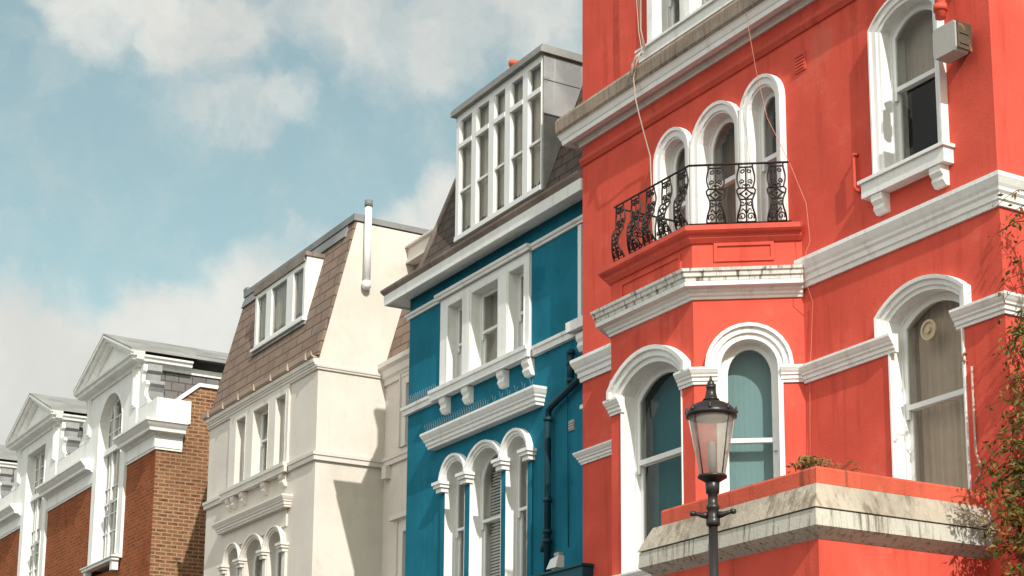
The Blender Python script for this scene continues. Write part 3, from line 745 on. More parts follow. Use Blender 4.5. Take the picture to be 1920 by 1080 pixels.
# windows upper
b = B(); b.wall(Fr((0, CY-.04, 0), (1, 0, 0), (0, -1, 0)), [(-29.80, 8.16), (-27.09, 8.16), (-27.09, 9.548), (-29.80, 9.548)], [outl(*o, .002) for o in cuo], .038)
b.build('window_panel', 'cream_trim', cream, cream)
LINC = [(0, -.30), (0, .042), (.02, .047), (.022, -.02)]
for o in cuo: window(cream, FG, *o, LINC, d=-.10, rail=8.88, mat='cream_trim', cur='greycurtain', fw=.04)
for o in clo: window(cream, FG, *o, [(0, -.30), (0, .032), (.004, -.02)], d=-.13, rail=6.14, mat='cream_trim', hood=(6.80, HB), cur='greycurtain', fw=.04)
for a0, a1 in ((-29.84, -29.69), (-29.07, -28.87), (-27.99, -27.84), (-27.16, -27.0)):
    k = B(); k.fbox(FG, a0, a1, -.012, .10, 6.66, 6.72); k.fbox(FG, a0-.025, a1+.025, -.012, .13, 6.721, 6.765); k.fbox(FG, a0-.045, a1+.045, -.012, .15, 6.766, 6.81); k.build('impost', 'cream_trim', cream, cream)
    k = B(); k.fbox(FG, a0+.01, a1-.01, -.012, .045, 4.9, 6.655); k.build('pilaster', 'cream_trim', cream, cream)
b = B(); PT3 = [(-.02, 8.02), (.05, 8.02), (.055, 8.09), (.075, 8.10), (.08, 8.15), (-.02, 8.165)]
b.sweep([(GL-.02, CY), (GR, CY), (GR, 1.5), (BL-.3, 1.5)], PT3)
b.sweep([(-29.92, CY-.075), (-26.98, CY-.075)], [(0, 8.01), (.05, 8.01), (.055, 8.10), (.075, 8.11), (.08, 8.17), (0, 8.18)])
b.build('sill_course', 'cream_trim', cream, cream)
for x in (-29.66, -29.42, -28.98, -28.0, -27.2):
    k = B(); pts = [(.0, 8.008), (.105, 8.008), (.105, 7.94), (.075, 7.90), (.09, 7.86), (.05, 7.80), (0, 7.79)]; n = len(pts)
    k.add([FG.p(x-.075, d, z) for d, z in pts]+[FG.p(x+.075, d, z) for d, z in pts], [tuple(range(n)), tuple(range(2*n-1, n-1, -1))]+[(j, j+n, (j+1) % n+n, (j+1) % n) for j in range(n)])
    k.build('bracket', 'cream_trim', cream, cream)
b = B(); b.sweep([(-29.98, CY), (-29.98, CY-.10), (-26.95, CY-.10), (-26.95, CY)], prof(7.40, 7.60, .10, -.1)); b.box(-29.97, -26.96, CY-.098, CY+.01, 7.41, 7.59); b.build('window_hood', 'cream_trim', cream, cream)
# dormer
b = B(); gy, gx0, gx1, gz0, gz1 = .45, -29.34, -27.03, 10.74, 11.76
def msy(z): return yA+(z-zA2)*(yB-yA)/(zB2-zA2)
b.hexa([(gx1-.02, gy+.004, gz0), (gx1, gy+.004, gz0), (gx1, gy+.08, gz0), (gx1-.02, gy+.08, gz0)], [(gx1-.02, gy+.004, gz1+.1), (gx1, gy+.004, gz1+.1), (gx1, 1.1, gz1+.1), (gx1-.02, 1.1, gz1+.1)])
b.hexa([(gx0, gy+.004, gz0), (gx0+.02, gy+.004, gz0), (gx0+.02, gy+.08, gz0), (gx0, gy+.08, gz0)], [(gx0, gy+.004, gz1+.1), (gx0+.02, gy+.004, gz1+.1), (gx0+.02, 1.1, gz1+.1), (gx0, 1.1, gz1+.1)])
b.box(gx0+.021, gx1-.021, 1.07, 1.1, gz0+.6, gz1+.1)
gd = b.build('dormer', 'sash', cream, cream)
b = B(); b.box(gx0-.03, gx1-.04, gy-.03, 1.1, gz1+.012, gz1+.17); b.box(gx1-.039, gx1+.03, gy-.03, 1.1, gz1+.10, gz1+.17); b.build('roof', 'roofedge', gd, cream)
FGd = front(gy)
b = B(); b.fbox(FGd, gx0+.023, gx1-.023, -.06, .012, gz0, gz0+.07); b.fbox(FGd, gx0+.023, gx1-.023, -.06, .0, gz1-.07, gz1+.01)
gm = [(gx0+.023, gx0+.11), (-28.80, -28.56), (-27.86, -27.58), (gx1-.11, gx1-.023)]
for a0, a1 in gm: b.fbox(FGd, a0, a1, -.058, .008, gz0+.071, gz1-.071)
b.fbox(FGd, gx0-.03, gx1+.03, -.05, .06, gz0-.05, gz0-.002)
gw = b.build('window', 'sash', gd, cream)
for i in range(3):
    k = B(); k.fbox(FGd, gm[i][1], gm[i+1][0], -.035, -.03, gz0+.05, gz1-.05); k.build('pane', 'glass', gw, cream)
curtain(FGd, (gx0+gx1)/2, 1.05, gz0+.03, gz1, -.085, .012, 70).build('curtain', 'greycurtain', gw, cream)
b = B(); b.box(gx0+.03, gx1-.03, gy+.12, 1.05, gz0+.0, gz1); b.build('interior', 'interior', gd, cream)
b = B(); b.hexa([(gx0-.05, gy-.035, gz0-.12), (gx1+.03, gy-.035, gz0-.12), (gx1+.03, gy-.01, gz0-.055), (gx0-.05, gy-.01, gz0-.055)], [(gx0-.05, gy+.1, gz0-.12), (gx1+.03, gy+.1, gz0-.12), (gx1+.03, gy+.1, gz0-.055), (gx0-.05, gy+.1, gz0-.055)]); b.build('apron_flashing', 'lead', gd, cream)
# white flue pipe on the side wall
b = B(); px_ = GR+.09; py_ = 1.06
b.tube([(px_, py_, 11.12), (px_, py_, 12.50)], .062, 14); b.lathe((px_, py_, 11.03), [(.001, 0), (.05, .01), (.078, .05), (.08, .14), (.001, .14)], 14)
b.box(GR-.002, GR+.05, py_-.03, py_+.03, 11.3, 11.36); b.box(GR-.002, GR+.05, py_-.03, py_+.03, 12.0, 12.06)
b.mi = 1; b.lathe((px_, py_, 12.49), [(.001, 0), (.07, 0), (.07, .12), (.001, .12)], 14)
b.build('flue_pipe', ['sash', 'zinc'], cream, cream)
# recessed wing
FW = front(1.5)
w1 = (-24.72, .40, 8.25, 9.28, 0); w2 = (-24.75, .38, 5.2, 6.82, 0)
b = B()
WR = BL-.02
b.wall(FW, [(GR+.002, 0), (WR, 0), (WR, 9.65), (GR+.002, 9.65)], [outl(*w1, .004), outl(*w2, .004)], .22)
b.build('wing_wall', 'cream', cream, cream)
LW = [(0, -.30), (0, .05), (.03, .055), (.035, .03), (.20, .03), (.205, .06), (.24, .06), (.245, -.02)]
window(cream, FW, *w1, LW, d=-.15, rail=8.8, mat='cream_trim', cur='greycurtain')
window(cream, FW, *w2, LW, d=-.15, rail=6.1, mat='cream_trim', cur='greycurtain')
b = B(); b.fbox(FW, -25.52, -24.0, -.01, .12, 7.04, 7.12); b.sweep([(GR+.003, 1.5), (WR, 1.5)], [(-.02, 9.42), (.04, 9.42), (.05, 9.50), (.09, 9.54), (.10, 9.66), (.16, 9.70), (.165, 9.78), (-.02, 9.80)])
b.fbox(FW, -25.86, -25.70, -.01, .10, 7.80, 8.01); b.each('wing_cornice', 'cream_trim', cream, cream)
b = B(); b.hexa([(GR+.003, 1.48, 9.802), (WR, 1.48, 9.802), (WR, 2.0, 11.65), (GR+.003, 2.0, 11.65)], [(GR+.003, 5, 9.802), (WR, 5, 9.802), (WR, 5, 11.65), (GR+.003, 5, 11.65)]); b.build('wing_roof', 'slate', cream, cream)
b = B(); b.box(GR+.003, WR+.3, 1.82, 2.1, 11.652, 11.70); b.box(GR+.003, WR+.3, 1.86, 2.2, 11.701, 11.93); b.box(GR+.003, WR+.3, 1.80, 2.2, 11.931, 11.965); b.build('wing_parapet', 'cream_trim', cream, cream)

# ================================================================== BRICK HOUSES
def brick_house(c, right, left, arched, label, end=False):
    x1, x0 = c+right, c-left
    root = thing('brick_house', label, 'house', (c, .27, 0), 'gabled brick houses in a row')
    Y = .27; F = front(Y)
    op = (c, .80, 7.98, 11.0, .62) if arched else (c, .80, 7.98, 11.55, 0)
    b = B()
    b.box(x0, c-1.0, Y, Y+.3, 0, 10.4); b.box(c+1.0, x1, Y, Y+.3, 0, 10.4); b.box(c-.999, c+.999, Y+.0, Y+.3, 0, 7.7)
    b.each('wall', 'brick', root, root)
    fs2 = side(x1)
    b = B()
    gable = [(Y+.301, 0), (8.5, 0), (8.5, 11.22), (1.12, 11.22), (Y+.42, 10.86), (Y+.301, 10.86)]
    b.prism(fs2, gable, -.3, 0); b.prism(Fr((x0+.3, 0, 0), (0, 1, 0), (1, 0, 0)), gable, -.3, 0)
    if end:   # the brick return of the corner, a yellow stock brick skin butted to the red front
        b.box(x1+.0015, x1+.012, Y+.001, 8.4, 0, 10.6)
    b.each('gable_wall', 'yellowbrick', root, root)
    b = B()
    cop = [(Y+.43, 10.865), (1.125, 11.225), (8.5, 11.225), (8.5, 11.30), (1.10, 11.30), (Y+.40, 10.94)]
    b.prism(fs2, cop, -.33, .05); b.build('gable_coping', 'white', root, root)
    # white pilaster bay and tall dormer front
    T = [(c-1.12, 7.85), (c+1.12, 7.85), (c+1.12, 10.2), (c+1.75, 10.2), (c+1.75, 11.84), (c-1.75, 11.84), (c-1.75, 10.2), (c-1.12, 10.2)]
    b = B(); b.wall(Fr((0, Y-.06, 0), (1, 0, 0), (0, -1, 0)), T, [outl(*op, .004)], .30)
    FP = front(Y-.06)
    for sx in (-1, 1):
        b.fbox(FP, c+sx*1.55-.13, c+sx*1.55+.13, -.01, .03, 10.95, 11.82); b.fbox(FP, c+sx*1.55-.06, c+sx*1.55+.06, .03, .05, 11.0, 11.8)
    b.build('window_bay', 'white', root, root)
    w = window(root, FP, *op, [(0, -.34), (0, .012), (.03, .015), (.035, -.02)], d=-.17, rail=None, cur='greycurtain', fw=.05, horns=False, bars=(0, 0))
    g = B(); zt = op[3]+op[4]
    for a in (c-.30, c+.30): g.fbox(FP, a-.035, a+.035, -.25, -.165, 8.02, (op[3]+.45 if arched else zt-.05))
    g.fbox(FP, c-.78, c+.78, -.25, -.12, 10.38, 10.50)
    g.fbox(FP, c-.72, c+.72, -.24, -.18, 9.25, 9.30)
    for z in (10.85, 11.15, 9.6, 9.0, 8.6): g.fbox(FP, c-.72, c+.72, -.225, -.183, z, z+.022)
    for a in (c-.52, c, c+.52): g.fbox(FP, a-.011, a+.011, -.225, -.185, 8.02, (op[3]+.2 if arched else zt-.05))
    g.build('glazing_bars', 'sash', w, root)
    sill(w, FP, c-1.0, c+1.0, 7.80, 7.90, .18, brackets=(c-.86, c+.86), bw=.12, bh=.22) if False else None
    g = B(); g.fbox(FP, c-1.06, c+1.06, -.02, .14, 7.80, 7.90); g.fbox(FP, c-1.1, c+1.1, -.02, .17, 7.865, 7.885)
    for sx in (-1, 1): g.fbox(FP, c+sx*.93-.08, c+sx*.93+.08, -.02, .11, 7.60, 7.798)
    g.build('sill', 'white', w, root)
    # entablature blocks either side
    PE = [(-.02, 9.80), (.03, 9.80), (.035, 9.84), (.05, 9.845), (.055, 10.08), (.10, 10.10), (.11, 10.13), (.22, 10.14), (.23, 10.20), (.27, 10.24), (.32, 10.30), (.34, 10.31), (.34, 10.36), (-.02, 10.40)]
    b = B()
    if end:
        b.sweep([(c+1.125, Y), (x1+.013, Y), (x1+.013, .80)], PE)
    else: b.sweep([(c+1.125, Y), (x1, Y)], PE)
    b.sweep([(x0, Y), (c-1.125, Y)], PE); b.each('entablature', 'white', root, root)
    b = B()
    if end: b.sweep([(c+1.76, Y), (x1+.013, Y), (x1+.013, .95)], [(-.3, 10.402), (.04, 10.402), (.04, 10.88), (-.3, 10.90)])
    else: b.box(c+1.76, x1, Y-.04, Y+.3, 10.402, 10.88)
    b.box(x0, c-1.76, Y-.04, Y+.3, 10.402, 10.88); b.each('parapet', 'white', root, root)
    # pediment
    Yp = Y-.06; q = .24; zb, za, hw = 11.84, 12.82, 1.85
    b = B()
    b.prism(FP, [(c-hw, zb+.12), (c+hw, zb+.12), (c, za-.12)], -.3, .02)
    b.sweep([(c-1.76, 1.3), (c-1.76, Yp), (c+1.76, Yp), (c+1.76, 1.3)], [(-.02, zb-.04), (.04, zb-.04), (.05, zb+.02), (.10, zb+.05), (.20, zb+.06), (.215, zb+.12), (.26, zb+.14), (.27, zb+.18), (-.02, zb+.2)])
    dx, dz = hw+.2, za-zb-.16
    for sx in (-1, 1):
        ln = math.hypot(dx, dz); ux, uz = -sx*dx/ln, dz/ln; nx, nz = sx*uz*1, abs(ux)
        nx = sx*uz; nz = dx/ln
        e = Vector((c+sx*dx, 0, zb+.16))
        def pt(t, h, dep): return FP.p(e.x+ux*t*ln+nx*h, dep, e.z+uz*t*ln+nz*h)
        for h0, h1, dp in ((-.10, -.03, .14), (-.03, .03, .22), (.03, .075, .27)):
            tm = 1.0
            b.hexa([pt(0, h0, -.02), pt(0, h1, -.02), pt(0, h1, dp), pt(0, h0, dp)], [FP.p(c, -.02, za+h0*1.12), FP.p(c, -.02, za+h1*1.12), FP.p(c, dp, za+h1*1.12), FP.p(c, dp, za+h0*1.12)])
    b.build('pediment', 'white', root, root)
    # dormer body and roof
    b = B(); b.box(c-1.72, c-1.60, Y+.25, 4.5, 10.4, zb-.04); b.box(c+1.60, c+1.72, Y+.25, 4.5, 10.4, zb-.04); b.each('dormer_cheek', 'greyslate', root, root)
    b = B(); b.box(c-1.58, c+1.58, 1.3, 4.4, 10.4, zb-.05); b.build('interior', 'interior', root, root)
    b = B()
    for sx in (-1, 1):
        e = [(c+sx*(hw+.22), Yp-.27, zb+.235), (c, Yp-.27, za+.09), (c, 3.0, za+.09), (c+sx*(hw+.22), 3.0, zb+.235)]
        b.hexa(e, [(x, y, z+.035) for x, y, z in e])
    b.build('pediment_roof', 'lead_light', root, root)
    b = B()
    for sx in (-1, 1): b.box(c+sx*1.66-.10, c+sx*1.66+.10, 1.301, 4.5, zb-.035, zb+.10)
    b.each('eaves_board', 'white', root, root)
    b = B(); b.hexa([(x0+.02, 1.0, 10.9), (x1-.02, 1.0, 10.9), (x1-.02, 4.5, 12.2), (x0+.02, 4.5, 12.2)], [(x0+.02, 8.4, 10.9), (x1-.02, 8.4, 10.9), (x1-.02, 6, 12.2), (x0+.02, 6, 12.2)]); b.build('roof', 'greyslate', root, root)
    b = B()
    for k in range(3):
        yy = 1.5+k*1.0; b.hexa([(c+.6, yy, za-.30), (c+1.7, yy, zb+.30), (c+1.7, yy+.75, zb+.30), (c+.6, yy+.75, za-.30)], [(c+.6, yy, za-.20), (c+1.75, yy, zb+.42), (c+1.75, yy+.75, zb+.42), (c+.6, yy+.75, za-.2)])
    b.each('skylight', 'zinc', root, root)
    # scrolled consoles
    S = [(0, 0), (.62, 0), (.62, .06), (.50, .12), (.40, .20), (.36, .30), (.40, .38), (.46, .44), (.42, .52), (.30, .54), (.20, .52), (.14, .60), (.16, .72), (.24, .78), (.24, .92), (0, .92)]
    for sx in (-1, 1):
        b = B(); b.prism(Fr((c+sx*1.752, Y-.03, 10.902), (sx, 0, 0), (0, -1, 0)), S, -.40, 0)
        b.mi = 1; b.prism(Fr((c+sx*1.754, Y-.0, 10.902), (sx, 0, 0), (0, -1, 0)), [(a+.03 if a > 0 else a, z+.015) for a, z in S[2:]]+[(0, .06)], -.36, -.05)
        b.build('scroll_console', ['white', 'lead'], root, root)
    return root
brick_house(-36.95, 2.94, 3.25, True, 'end brick house with arched window under a white pediment, beside the cream house', True)
brick_house(-42.82, 2.62, 3.28, False, 'brick house with square-headed tall window under a white pediment, second from the cream house')
brick_house(-48.75, 2.65, 3.25, False, 'brick house mostly cut off by the left edge, only its right wall and scroll showing')

# ================================================================== STREET LAMP
LX, LY = -10.25, -3.4
lamp = thing('street_lamp', 'black street lamp with clear tapered lantern and finial in front of the red house', 'street lamp', (LX, LY, 0))
b = B(); b.lathe((LX, LY, 0), [(.16, 0), (.16, .08), (.12, .12), (.12, .75), (.14, .78), (.14, .84), (.075, .95), (.055, 1.1), (.037, 2.9), (.034, 4.02)], 20); b.build('post', 'lampblack', lamp, lamp)
b = B(); b.lathe((LX, LY, 4.02), [(.045, 0), (.052, .01), (.052, .05), (.042, .06), (.042, .12), (.05, .13), (.05, .15), (.037, .16), (.036, .235), (.05, .245), (.054, .33), (.046, .335), (.03, .337)], 18); b.build('collar', 'lampblack', lamp, lamp)
ad = Vector((math.sin(R(32)), math.cos(R(32)), 0)); ad = Vector((.75, .66, 0))
b = B()
for sx in (-1, 1):
    e = Vector((LX, LY, 4.10))+ad*.04*sx
    b.tube([e, Vector((LX, LY, 4.105))+ad*.08*sx, Vector((LX, LY, 4.115))+ad*.115*sx, Vector((LX, LY, 4.12))+ad*.14*sx], [.028, .02, .015, .015], 10)
    b.lathe(Vector((LX, LY, 4.10))+ad*.15*sx, [(.001, 0), (.022, .006), (.026, .02), (.022, .036), (.001, .042)], 10)
b.build('ladder_bar', 'lampblack', lamp, lamp)
b = B(); b.lathe((LX, LY, 4.345), [(.03, 0), (.05, .0), (.098, .03), (.109, .035), (.109, .052), (.097, .054), (.09, .045), (.03, .025)], 28)
for k in range(4): a = k*PI/2+.5; b.tube([(LX+.04*math.cos(a), LY+.04*math.sin(a), 4.35), (LX+.10*math.cos(a), LY+.10*math.sin(a), 4.385)], .008, 5)
b.build('lantern_ring', 'lampblack', lamp, lamp)
b = B(); b.lathe((LX, LY, 4.40), [(.098, 0), (.174, .448), (.170, .448), (.094, .0)], 40); b.build('lantern_glass', 'lampglass', lamp, lamp)
b = B()
for k in range(4): a = k*PI/2+.18; b.tube([(LX+.101*math.cos(a), LY+.101*math.sin(a), 4.40), (LX+.178*math.cos(a), LY+.178*math.sin(a), 4.85)], .004, 5)
b.build('glazing_strut', 'lampblack', lamp, lamp)
b = B(); b.lathe((LX, LY, 4.838), [(.10, .02), (.165, .0), (.190, .0), (.190, .028), (.182, .040), (.178, .05), (.155, .078), (.118, .102), (.078, .117), (.06, .125), (.058, .133)], 32)
for k in range(8):
    a = k*PI/4+.1; b.lathe((LX+.184*math.cos(a), LY+.184*math.sin(a), 4.866), [(.010, 0), (.014, .016), (.007, .03), (.010, .038), (.001, .055)], 8)
b.build('cap', 'lampblack', lamp, lamp)
b = B(); b.lathe((LX, LY, 4.968), [(.064, 0), (.060, .010), (.048, .018), (.032, .092), (.037, .096), (.037, .108), (.027, .112), (.029, .13), (.019, .15), (.011, .16), (.011, .17), (.001, .195)], 20); b.build('finial', 'lampblack', lamp, lamp)
b = B(); b.lathe((LX, LY, 4.80), [(.001, .0), (.08, .01), (.125, .035), (.13, .05), (.001, .055)], 24); b.build('reflector', 'greybox', lamp, lamp)
b = B(); b.lathe((LX, LY, 4.40), [(.022, 0), (.022, .05), (.03, .055), (.03, .20), (.022, .25), (.001, .262)], 14); b.build('bulb', 'sash', lamp, lamp)

# ================================================================== SMALL THINGS
wbx = thing('wall_box', 'grey box lamp with rusty back fixed beside the upper right window of the red house', 'wall lamp', (-10.82, -.0, 8.75))
b = B(); b.prism(Fr((0, -.12, 0), (1, 0, 0), (0, -1, 0)), [(-10.965, 8.80), (-10.945, 8.77), (-10.70, 8.77), (-10.68, 8.80), (-10.68, 9.03), (-10.70, 9.06), (-10.945, 9.06), (-10.965, 9.03)], .0, .17); b.build('housing', 'greybox', wbx, wbx)
b = B(); b.prism(Fr((0, -.09, 0), (1, 0, 0), (0, -1, 0)), [(-10.95, 8.785), (-10.672, 8.785), (-10.672, 9.05), (-10.95, 9.05)], .0, .029); b.box(-10.86, -10.78, -.09, 0, 8.86, 8.96)
b.box(-10.6795, -10.664, -.27, -.121, 8.79, 9.045)
for z in (8.83, 8.93): b.box(-10.664, -10.655, -.25, -.14, z, z+.015)
b.build('back_plate', 'rusty', wbx, wbx)
pv = thing('pipe_elbow', 'red painted pipe elbow on the wall above the grey box lamp', 'pipe', (-11.0, 0, 9.3))
b = B(); b.tube([(-10.94, 0.0, 9.55), (-10.94, -.14, 9.55), (-10.94, -.19, 9.52), (-10.94, -.20, 9.46), (-10.94, -.20, 9.20)], .05, 12); b.build('pipe', 'red_trim', pv, pv)
b = B(); b.lathe((-10.94, -.20, 9.27), [(.001, 0), (.066, 0), (.066, .06), (.001, .06)], 12); b.build('collar', 'red_trim', pv, pv)

b = B()
c1 = [(-15.95, -.15, 13.2), (-15.94, -.15, 11.63), (-15.88, -.16, 11.16), (-15.76, -.20, 10.86), (-15.80, -.27, 10.76), (-15.86, -.285, 10.55), (-15.85, -.27, 10.3), (-15.86, -.21, 10.1), (-15.88, -.12, 9.86), (-15.87, -.05, 9.62), (-15.80, -.09, 9.35), (-15.76, -.10, 8.7), (-15.74, -.06, 8.0)]
b.tube(c1, .008, 6); b.tube([(x+.04+.03*math.sin(i*2.1), y-.012, z+.02) for i, (x, y, z) in enumerate(c1[:6])], .007, 6); b.tube([(x-.03, y-.01, z) for x, y, z in c1[:5]], .006, 6)
b.tube([(-15.74, -.22, 10.84), (-15.80, -.28, 10.78), (-15.86, -.295, 10.70), (-15.87, -.30, 10.56)], .022, 8)
tag(b.build('hanging_cable', 'cable'), 'bundle of pale cables looping over the red house cornice left of the arched windows', 'cable')
b = B()
c2 = [(-13.82, -.26, 13.0), (-13.80, -.25, 10.66), (-13.78, -.2, 10.26), (-13.76, -.14, 9.85), (-13.60, -.13, 9.24), (-13.19, -.16, 8.54), (-13.02, -.12, 8.10), (-13.0, -.10, 7.7), (-13.03, -.14, 7.56), (-13.05, -.14, 7.3), (-13.08, -.02, 7.1), (-13.16, -.02, 6.3), (-13.2, -.03, 4.9)]
b.tube(c2, .0035, 6)
tag(b.build('hanging_cable', 'pinkcable'), 'thin pinkish cable hanging down across the rightmost arched window of the red house', 'cable')

# ------------------------------------------------------------------ plants
def leaves(b, c, n, spread, size, droop=.3, out=Vector((0, -1, 0))):
    for i in range(n):
        while True:
            v = Vector((random.uniform(-1, 1), random.uniform(-1, 1), random.uniform(-1, 1)))
            if v.length < 1: break
        p = Vector(c)+Vector((v.x*spread[0], v.y*spread[1], v.z*spread[2]))
        l = size*random.uniform(.6, 1.3); w = l*random.uniform(.32, .5)
        d = Vector((random.uniform(-1, 1), random.uniform(-1, 1), random.uniform(-.9, .35)-droop)).normalized()
        t = d.cross(Vector((random.uniform(-1, 1), random.uniform(-1, 1), random.uniform(-1, 1)))).normalized()
        nn = d.cross(t)
        a, m1, e = p, p+d*l*.45, p+d*l-nn*l*.12
        b.add([a, m1+t*w*.5+nn*w*.15, e, m1-t*w*.5+nn*w*.15, m1-nn*w*.05], [(0, 1, 4), (1, 2, 4), (2, 3, 4), (3, 0, 4)])
plant = thing('climbing_plant', 'leafy green, orange and red climber spilling over the right corner of the red house', 'plant', (-9.75, .25, 0))
b = B(); st = B()
trunk = [(-9.75, .25, 0), (-9.72, .20, 1.5), (-9.80, .12, 3.0), (-9.75, .15, 4.2), (-9.85, .10, 5.4), (-9.9, .12, 6.4), (-9.95, .10, 7.3)]
st.tube(trunk, [.07, .06, .05, .045, .035, .025, .012], 8)
def spray(p0, p1, n, size, spread, k=6, sag=.15):
    pts = []
    for i in range(k+1):
        t = i/k; p = Vector(p0).lerp(Vector(p1), t); p.z += -sag*t*t+.12*math.sin(PI*t); p += Vector((random.uniform(-.03, .03),)*1+(random.uniform(-.03, .03), random.uniform(-.02, .02)))
        pts.append(p)
    st.tube(pts, [.006*(1-.8*i/k)+.001 for i in range(k+1)], 5)
    for i, p in enumerate(pts[1:]):
        leaves(b, p, max(2, int(n/k*(1.2-.5*i/k))), spread, size)
# dense lower mass
for i in range(70):
    z = random.uniform(3.5, 5.15); wl = -.55 if z < 4.9 else -.42
    p = (-10.15+random.uniform(-.28, .22), random.uniform(wl, .12), z)
    spray((-9.85, .1, z-.3), p, 80, .085, (.11, .11, .10))
for i in range(18):   # fringe towards the wall and porch
    z = random.uniform(3.9, 5.3)
    spray((-9.95, -.15, z-.1), (-10.25+random.uniform(-.12, .1), -.55+random.uniform(-.1, .14), z+random.uniform(-.2, .15)), 40, .075, (.08, .08, .07))
for i in range(24):   # upper column
    z = random.uniform(5.1, 6.35)
    spray((-9.95, .1, z-.2), (-10.18+random.uniform(-.1, .12), -.32+random.uniform(-.1, .2), z), 46, .07, (.08, .08, .09))
for z, y, n in ((6.05, -.36, 22), (6.42, -.34, 28), (6.5, -.42, 18), (6.98, -.42, 16), (7.06, -.30, 20), (6.85, -.26, 14), (7.0, -.37, 14), (5.62, -.5, 20), (5.3, -.6, 18), (5.45, -.62, 14)):
    spray((-9.95, .08, z-.2), (-10.20, y, z), n, .06, (.05, .06, .05))
for z, y in ((5.5, -.10), (5.9, -.16), (6.15, -.08), (6.3, -.2), (6.75, -.10), (7.15, -.12), (7.35, -.2), (7.25, -.06), (5.7, -.22), (5.2, -.15)):
    spray((-9.95, .15, z-.25), (-10.36, y, z), 26, .065, (.05, .06, .06))
st.build('stem', 'stem', plant, plant); b.build('foliage', 'leaf', plant, plant, fix=False)

weed = thing('parapet_plant', 'small reddish green weed growing on the corner of the red porch parapet', 'plant', (-11.0, -1.83, 4.62))
b = B(); st = B()
for i in range(26):
    x = -10.98-abs(random.gauss(0, .2)); y = -1.84+random.uniform(-.03, .22)
    e = (x+random.uniform(-.1, .1), y+random.uniform(-.07, .1), 4.80+random.uniform(.0, .11))
    st.tube([(x, y, 4.63), ((x+e[0])/2, (y+e[1])/2, 4.75), e], .004, 4)
    leaves(b, e, 18, (.05, .05, .03), .045)
for i in range(6):
    e = (-10.98+random.uniform(-.05, .08), -1.6+random.uniform(-.2, .3), 4.82+random.uniform(0, .06)); st.tube([(-11.02, -1.75, 4.63), e], .003, 4); leaves(b, e, 8, (.05, .08, .03), .03)
st.build('stem', 'stem', weed, weed); b.build('foliage', 'leaf2', weed, weed, fix=False)

# ================================================================== GROUND
def sheet(name, x0, x1, y0, y1, z, m):
    b = B(); b.box(x0, x1, y0, y1, z-.3, z); return structure(b.build(name, m))
sheet('ground', -700, 600, -600, 700, -.004-.15, 'ground')
sheet('road', -300, 200, -14.0, -6.2, -.15, 'asphalt')
sheet('pavement', -300, 200, -6.05, -.0, 0, 'paving')
sheet('kerb', -300, 200, -6.2, -6.051, -.008, 'kerbstone')
sheet('pavement', -300, 200, -18.0, -14.15, 0, 'paving')
sheet('kerb', -300, 200, -14.149, -14.0, -.008, 'kerbstone')
b = B()
for y in (-6.45, -6.62): b.box(-300, 200, y, y+.06, -.149, -.145)
structure(b.build('road_marking', 'roadpaint'))

# ================================================================== WORLD
w = bpy.data.worlds.new('World'); scene.world = w; w.use_nodes = True
nt = w.node_tree
for n in list(nt.nodes): nt.nodes.remove(n)
out = nt.nodes.new('ShaderNodeOutputWorld'); bg = nt.nodes.new('ShaderNodeBackground'); L(nt, bg, 0, out, 0)
bg.inputs[1].default_value = .10
sky = nt.nodes.new('ShaderNodeTexSky'); sky.sky_type = 'NISHITA'; sky.sun_disc = False
sky.sun_elevation = EL; sky.sun_rotation = AZ; sky.air_density = 1.0; sky.dust_density = 1.5; sky.ozone_density = 1.0
tc = nt.nodes.new('ShaderNodeTexCoord')
vec = (tc, 'Generated')
nv = nt.nodes.new('ShaderNodeVectorMath'); nv.operation = 'NORMALIZE'; L(nt, tc, 'Generated', nv, 0)
wn = N(nt, 'ShaderNodeTexNoise', Scale=9, Detail=7, Roughness=.6); L(nt, nv, 0, wn, 'Vector')
sb = nt.nodes.new('ShaderNodeVectorMath'); sb.operation = 'SUBTRACT'; L(nt, wn, 'Color', sb, 0); sb.inputs[1].default_value = (.5, .5, .5)
sc = nt.nodes.new('ShaderNodeVectorMath'); sc.operation = 'SCALE'; L(nt, sb, 0, sc, 0); sc.inputs['Scale'].default_value = .10
wp = nt.nodes.new('ShaderNodeVectorMath'); wp.operation = 'ADD'; L(nt, nv, 0, wp, 0); L(nt, sc, 0, wp, 1)
